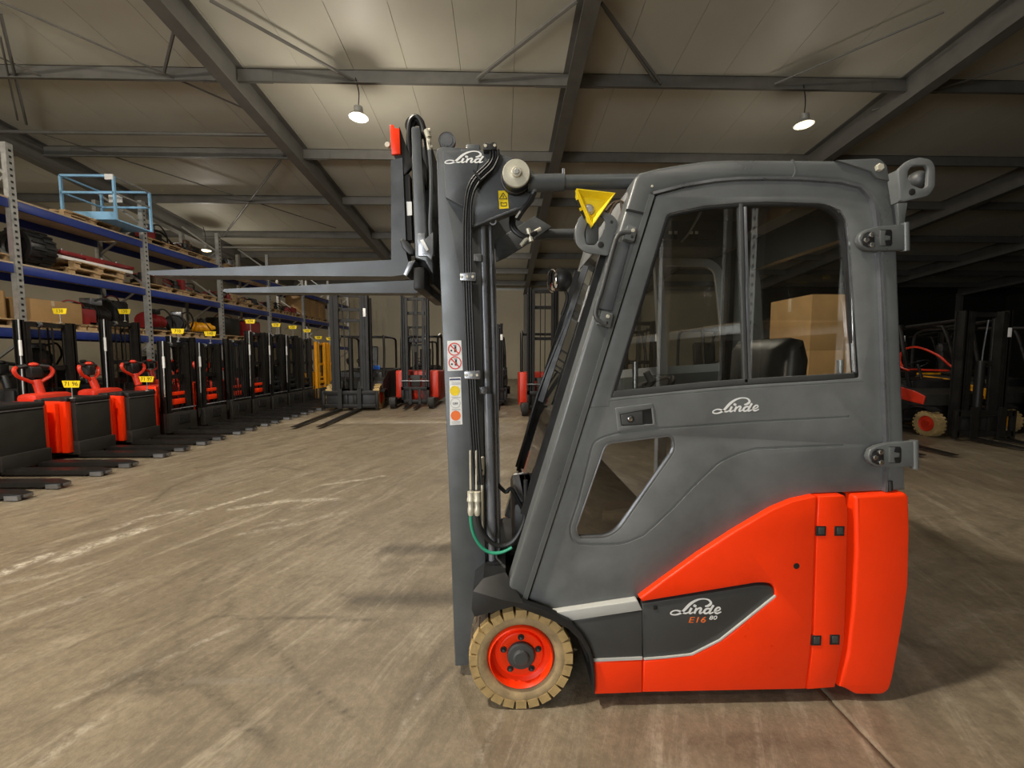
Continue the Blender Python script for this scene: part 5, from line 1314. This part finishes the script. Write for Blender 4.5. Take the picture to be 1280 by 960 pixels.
# tags
yellow_tag(PXX + .24, 5.98, .90, '71 96', 'yellow tag on the near edge of the second pallet truck', .16)
yellow_tag(PXX + .24, 7.22, .90, '71 97', 'yellow tag on the far edge of the third pallet truck', .16)
yellow_tag(PX2 + .1, 8.14, 1.80, '710', 'yellow tag on the first mesh-screened stacker', .16)
yellow_tag(PX2 + .1, 9.02, 1.80, '140', 'yellow tag on the second mesh-screened stacker', .16)
yellow_tag(PX2 + .1, 10.45, 2.15, '174', 'yellow tag on the stacker beyond the grille', .2)
yellow_tag(PX2 + .1, 11.62, 2.15, '470', 'second yellow tag on the tall dark stackers', .2)
yellow_tag(PX2 + .1, 12.52, 2.15, '156', 'third yellow tag on the tall dark stackers', .2)
yellow_tag(PX2 + .1, 13.42, 2.1, '160', 'fourth yellow tag on the tall dark stackers', .2)
yellow_tag(PX2 + .2, 14.00, 2.0, '168', 'yellow tag on the nearer amber stacker', .1)
yellow_tag(PX2 + .2, 14.90, 2.0, '169', 'yellow tag on the farther amber stacker', .1)
yellow_tag(-8.02, 7.5, 2.12, '138', 'yellow tag on the wide stacker behind the pallet trucks', .16)
yellow_tag(-8.02, 8.75, 2.25, '150', 'yellow tag on the tall stacker behind the third pallet truck', .16)

# ================================================================== counterbalance and reach trucks
def lift_truck(name, label, cat, x, y, rz, body='redbg', mast_h=2.2, w=1.1, L=2.1, wheel_r=.24, fork_len=1.1, tyre_m='tan', group=None, rim='redbg', spread=.25, seat=True, carw=None, strip=True, mw=.045, bars=False, mo=.17):
    t = thing(name, label, cat, (x, y, 0), rz, group)           # forward is +X, front axle at 0
    hw = w / 2
    q = [(-L, .22), (-L, .98), (-L+.25, 1.08), (-.75, 1.06), (-.08, .79), (-.04, .58), (-.32, .54), (-.36, .25), (-.6, .16), (-L+.2, .16)]
    v, f = slab_mesh([q], -hw, w, .03, 2); MB().add(v, f).build('body', M['charcoal'], t, inv=False)
    v, f = slab_mesh([[(-L-.05, .3), (-L-.03, 1.05), (-L+.4, 1.12), (-L+.5, .85), (-L+.45, .3)]], -hw-.02, w+.04, .04, 2); MB().add(v, f).build('counterweight', M[body], t, inv=False)
    if strip:
        for s in (-1, 1):
            y0 = s*hw - (.012 if s < 0 else 0)
            v, f = slab_mesh([[(-.04, .60), (-.01, .76), (-.20, .84), (-1.0, 1.02), (-1.5, 1.06), (-1.55, .80), (-.9, .74), (-.34, .64)]], y0 - .008, .02 + .008, .006, 1); MB().add(v, f).build('side_panel', M[body], t, inv=False)
            v, f = slab_mesh([[(-.5, .18), (-.5, .36), (-1.5, .38), (-1.5, .18)]], y0 - .008, .03, .006, 1); MB().add(v, f).build('sill_panel', M[body], t, inv=False)
            if bars: MB().tube([(-.38, s*(hw-.03), 1.24), (-.55, s*(hw-.03), 1.30), (-.85, s*(hw-.03), 1.55), (-1.3, s*(hw-.03), 1.72), (-1.6, s*(hw-.03), 1.6), (-1.5, s*(hw-.03), 1.26), (-.6, s*(hw-.03), 1.22)], .022, 6, 4).build('side_guard_bar', M[body], t, inv=False)
    for s in (-1, 1):                                            # overhead guard
        MB().tube([(-.30, s*(hw-.05), .55), (-.52, s*(hw-.06), 1.5), (-.68, s*(hw-.10), 2.06), (-.82, s*(hw-.12), 2.12), (-1.6, s*(hw-.12), 2.13)], .035, 8, 5).build('front_post', M['dark'], t, inv=False)
        MB().tube([(-L+.2, s*(hw-.12), 1.0), (-L+.2, s*(hw-.12), 1.9), (-L+.35, s*(hw-.12), 2.1), (-1.5, s*(hw-.12), 2.13)], .035, 8, 5).build('rear_post', M['dark'], t, inv=False)
    for k in range(6):
        xx = -.8 - k*.18; MB().bx(xx-.015, xx+.015, -hw+.12, hw-.12, 2.10, 2.14).build('roof_bar', M['dark'], t, inv=False, smooth=False)
    for s in (-1, 1):                                            # mast
        y0 = s*(hw-mo)
        MB().bx(.28, .44, y0-.012, y0+.012, .08, mast_h).bx(.28, .295, y0-mw, y0+mw, .08, mast_h).bx(.425, .44, y0-mw, y0+mw, .08, mast_h).build('mast_channel', M['dark'], t, inv=False, smooth=False)
        y1 = s*(hw-mo-.10); MB().bx(.30, .43, y1-.012, y1+.012, .12, mast_h-.02).bx(.41, .45, y1-.035, y1+.035, .12, mast_h-.02).build('inner_channel', M['dark'], t, inv=False, smooth=False)
        MB().cyl((.25, s*(hw-.22), .15), (.25, s*(hw-.22), mast_h-.12), .035, n=12).build('lift_cylinder', M['dark'], t, inv=False)
        MB().tube([(.24, y0*.6, mast_h-.15), (.22, y0*.5, mast_h*.6), (.26, y0*.5, .7)], .014, 6, 4).build('hose', M['rubber'], t, inv=False)
        MB().tube([(.28, s*(hw-.2), mast_h*.93), (-.6, s*(hw-.15), 2.1)] if mast_h < 2.6 else [(.28, s*(hw-.2), .6), (-.35, s*(hw-.2), .5)], .035, 8).build('tilt_cylinder', M['dark'], t, inv=False)
    for z in [mast_h-.06] + ([mast_h-.45, mast_h-.75] if mast_h > 2.6 else [mast_h*.6]) + [.3]:
        MB().bx(.26, .32, -hw+mo, hw-mo, z-.04, z+.04).build('cross_bar', M['dark'], t, inv=False, smooth=False)
    cw = carw or (hw - .05)
    for z in (.14, .5): MB().cbx(.46, .52, -cw, cw, z-.05, z+.05, .006).build('carriage_bar', M['dark'], t, inv=False)
    for s in (-1, 1): MB().cbx(.46, .52, s*cw-.04, s*cw+.04, .05, .56, .006).build('carriage_end', M['dark'], t, inv=False)
    MB().cbx(.445, .462, -cw+.06, cw-.06, .10, .56, .004).build('carriage_plate', M['black'], t, inv=False)
    MB().cyl((.36, 0, .2), (.36, 0, mast_h*.62), .065, n=14).build('free_lift_cylinder', M['dark'], t, inv=False)
    for yy in (-.12, .12): MB().cbx(.46, .50, yy-.05, yy+.05, .14, .5, .006).build('shift_block', M['dark'], t, inv=False)
    for s in (-1, 1):
        yy = s*spread
        qf = [(.52, .62), (.565, .62), (.57, .085), (.52+fork_len, .052), (.52+fork_len, .042), (.55, .04), (.525, .06)]
        MB().prism(qf, yy-.055, yy+.055).build('fork', M['dark'], t, inv=False, ang=30)
    for (wx, wr) in ((0, wheel_r), (-L+.45, wheel_r*.85)):
        for s in (-1, 1):
            wo = bpy.data.objects.new('wheel', None); COL.objects.link(wo); wo.parent = t; wo.location = (wx, s*(hw-.02), wr)
            pr = [(wr*.62, -.07), (wr*.9, -.08), (wr*.97, -.06), (wr*.97, .06), (wr*.9, .08), (wr*.62, .07)]
            MB().lathe(pr, (0, -s*.08, 0), (0, 1, 0), 28, closed=True).build('tyre', M[tyre_m], wo, inv=False)
            mb = MB()
            for k in range(20):
                a = 2*math.pi*k/20; c = Vector((math.cos(a)*wr*.97, -s*.08, math.sin(a)*wr*.97)); mb.bar(c-Vector((0,.085,0)), c+Vector((0,.085,0)), wr*.17, wr*.07, (math.cos(a), 0, math.sin(a)))
            mb.build('tyre_lugs', M[tyre_m], wo, kind='stuff', inv=False, smooth=False)
            MB().lathe([(wr*.66, -.02), (wr*.63, .004), (wr*.56, -.03), (wr*.25, -.03), (wr*.22, 0), (.002, .0)], (0, -s*.02, 0), (0, s, 0), 20, caps=False).build('rim', M[rim], wo, inv=False)
    for s in (-1, 1):
        MB().ribbon([(-.34, .30), (-.26, .48), (-.1, .56), (.08, .56), (.2, .5)], .02, s*hw-.12, s*hw+.10).build('fender', M['black'], t, inv=False) if s else None
    if seat:
        MB().cbx(-1.45, -.95, -.25, .25, 1.08, 1.2, .03).build('seat_cushion', M['seat'], t, inv=False)
        v, f = slab_mesh([[(-1.5, 1.15), (-1.38, 1.15), (-1.45, 1.8), (-1.52, 1.84), (-1.6, 1.78)]], -.24, .48, .03, 2); MB().add(v, f).build('seat_back', M['seat'], t, inv=False)
        st = MB(); c = Vector((-.72, 0, 1.35)); ax = Vector((-.5, 0, .85)).normalized(); a = ax.orthogonal().normalized(); b_ = ax.cross(a)
        st.tube([c + (a*math.cos(i*math.pi/10) + b_*math.sin(i*math.pi/10))*.17 for i in range(21)], .015, 6).tube([c, (-.6, 0, 1.0)], .025, 8); st.build('steering_wheel', M['black'], t, inv=False)
    MB().cbx(-.62, -.34, -hw+.08, hw-.08, .55, 1.05, .04).build('dashboard', M['black'], t, inv=False)
    MB().cbx(.440, .443, hw-mo-.035, hw-mo+.035, mast_h*.80, mast_h*.87, .0005).build('sticker', M['white'], t, inv=False)
    return t
def reach_truck(label, x, y, rz, body='redbg', mast_h=3.3, w=1.3, group='reach trucks'):
    t = thing('reach_truck', label, 'reach truck', (x, y, 0), rz, group)
    hw = w / 2
    MB().cbx(-1.6, -.55, -hw, hw, .12, 1.05, .05).build('body', M[body], t, inv=False)
    for s in (-1, 1):
        a, b_ = sorted((s*hw, s*(hw-.22)))
        MB().cbx(-.6, -.15, a, b_, .25, 1.08, .03).build('side_cover', M[body], t, inv=False)
        MB().cbx(-.4, .55, s*(hw-.1)-.07, s*(hw-.1)+.07, .08, .26, .02).build('straddle_leg', M['dark'], t, inv=False)
        MB().cyl((.5, s*(hw-.1)-.07, .14), (.5, s*(hw-.1)+.07, .14), .14, n=18).build('load_wheel', M['rubber'], t, inv=False)
        MB().cbx(.42, .66, s*(hw-.1)-.1, s*(hw-.1)+.1, .12, .34, .02).build('wheel_cover', M['charcoal'], t, inv=False)
        y0 = s*.36
        MB().bx(-.1, .08, y0-.012, y0+.012, .1, mast_h).bx(-.1, -.085, y0-.05, y0+.05, .1, mast_h).bx(.065, .08, y0-.05, y0+.05, .1, mast_h).build('mast_channel', M['dark'], t, inv=False, smooth=False)
        y1 = s*.25; MB().bx(-.08, .07, y1-.012, y1+.012, .15, mast_h-.05).bx(.05, .09, y1-.04, y1+.04, .15, mast_h-.05).build('inner_channel', M['dark'], t, inv=False, smooth=False)
        MB().cyl((-.14, s*.3, .2), (-.14, s*.3, mast_h-.1), .035, n=10).build('lift_cylinder', M['dark'], t, inv=False)
        MB().tube([(-.55, s*(hw-.08), 1.0), (-.62, s*(hw-.08), 2.0), (-.8, s*(hw-.1), 2.15), (-1.5, s*(hw-.1), 2.15), (-1.55, s*(hw-.1), 1.0)], .035, 8, 4).build('guard_post', M['dark'], t, inv=False)
        MB().prism([(.14, .55), (.18, .55), (.18, .09), (.95, .06), (.95, .045), (.15, .045)], s*.14-.04, s*.14+.04).build('fork', M['dark'], t, inv=False)
    for k in range(6): MB().bx(-.8-k*.13, -.77-k*.13, -hw+.1, hw-.1, 2.13, 2.17).build('roof_bar', M['dark'], t, inv=False, smooth=False)
    for z in (mast_h-.08, mast_h-.5, mast_h*.6, .9): MB().bx(-.12, -.04, -.36, .36, z-.04, z+.04).build('cross_bar', M['dark'], t, inv=False, smooth=False)
    for yy in (-.06, .06): MB().bx(.0, .01, yy-.012, yy+.012, .4, mast_h-.1).build('lift_chain', M['dark'], t, inv=False, smooth=False)
    MB().cbx(.08, .14, -.42, .42, .12, .22, .006).cbx(.08, .14, -.42, .42, .5, .6, .006).cbx(.08, .14, -.42, -.34, .12, .6, .006).cbx(.08, .14, .34, .42, .12, .6, .006).build('carriage', M['dark'], t, inv=False)
    MB().cyl((.15, -.42, .78), (.15, .42, .78), .02, n=8).build('carriage_rail', M['steel'], t, inv=False)
    MB().cbx(-.1, .02, -.15, .15, .6, .95, .03).build('pump_cover', M['charcoal'], t, inv=False)
    return t
D = -math.pi / 2
big = lift_truck('forklift', 'large dark grey forklift with long forks lying on the floor, beyond the row', 'forklift', -4.24, 11.60, D + .042, 'charcoal', 3.25, 1.5, 2.6, .36, 2.75, 'tan', None, 'redbg', .26, True, .72, strip=False, mw=.085, mo=.33)
bb = MB().cbx(-.35, -.30, .2, .62, 1.12, 1.24, .01); bb.build('blue_cover', M['bluebar'], big, inv=False, label='bright blue bar on the dashboard')
reach_truck('red reach truck with short forks between wheeled legs, left of the mast', -2.62, 12.1, D)
reach_truck('red reach truck seen in the gap between mast and cab', 1.05, 10.6, D, mast_h=3.3, w=1.2)
lift_truck('forklift', 'dark forklift behind the cab on the left', 'forklift', 3.0, 9.2, D, 'charcoal', 2.3, 1.1, group=None, tyre_m='rubber')
lift_truck('forklift', 'dark forklift seen through the cab windows', 'forklift', 4.75, 7.9, D, 'charcoal', 2.25, 1.1, tyre_m='rubber', fork_len=1.0)
lift_truck('forklift', 'forklift hidden behind the rear cab post with only its fork tips in view', 'forklift', 6.5, 7.35, D, 'charcoal', 2.2, 1.1, tyre_m='rubber')
lift_truck('forklift', 'red forklift with tan tyres in the dark right of the cab', 'forklift', 8.56, 7.35, D, 'redbg', 2.32, 1.12, bars=True)
lift_truck('forklift', 'yellow forklift at the right edge of the photo', 'forklift', 10.5, 7.7, D, 'amber', 2.2, 1.15, tyre_m='tan', rim='amber')
for k, (x, y, h, c, l) in enumerate([(-.42, 12.6, 2.5, 'charcoal', 'dark forklift seen just right of the mast beside the pale wall'), (-1.6, 17.5, 3.0, 'redbg', 'red forklift far away behind the mast'),
                                     (10.9, 11.5, 2.4, 'charcoal', 'dark forklift in the second row on the right'), (8.9, 11.5, 2.5, 'charcoal', 'dark forklift behind the red one on the right'),
                                     (13.2, 11.8, 2.4, 'charcoal', 'dark forklift at the right edge of the second row'), (-3.4, 16.2, 2.7, 'charcoal', 'dark forklift far behind the red reach truck')]):
    lift_truck('forklift', l, 'forklift', x, y, D, c, h, 1.1, tyre_m='rubber')
# brown carton stack behind the cab
for k, (z, h) in enumerate(((.144, .75), (.894, .70), (1.594, .72))):
    carton(4.42, 5.55, z, .84, .8, h, f'large brown carton behind the cab, {("lowest", "middle", "topmost")[k]} of three', 'large cartons behind the cab')
pallet(4.42, 5.55, 0, 'wooden pallet on the floor under the large cartons behind the cab', 0)
# racking behind the photographer on the right, seen only mirrored in the cab windows

REAR = thing('pallet_rack', 'galvanised racking behind the photographer, mirrored in the cab windows', 'rack', (3.0, -6.7, 0))
for y in (-6.7, -4.05, -1.4):
    fr = put(post_me, 'upright_frame', REAR, (3.0, y, 0)); put(slots_me, 'slots', fr, (3.1, y, 0))['kind'] = 'stuff'; put(slots_me, 'slots', fr, (3.0, y, 0))['kind'] = 'stuff'
for a, b_ in ((-6.64, -4.11), (-3.99, -1.46)):
    MB().cbx(2.96, 3.04, a, b_, 1.80, 1.93, .006).build('beam', M['galv'], REAR); MB().cbx(4.06, 4.14, a, b_, 1.80, 1.93, .006).build('beam', M['galv'], REAR)
    MB().bx(2.98, 4.12, a, b_, 1.93, 1.95).build('deck_board', M['chip'], REAR, smooth=False)
for y in (-6.7, -4.05, -1.4): put(post_me, 'upright_frame', REAR, (4.1, y, 0))
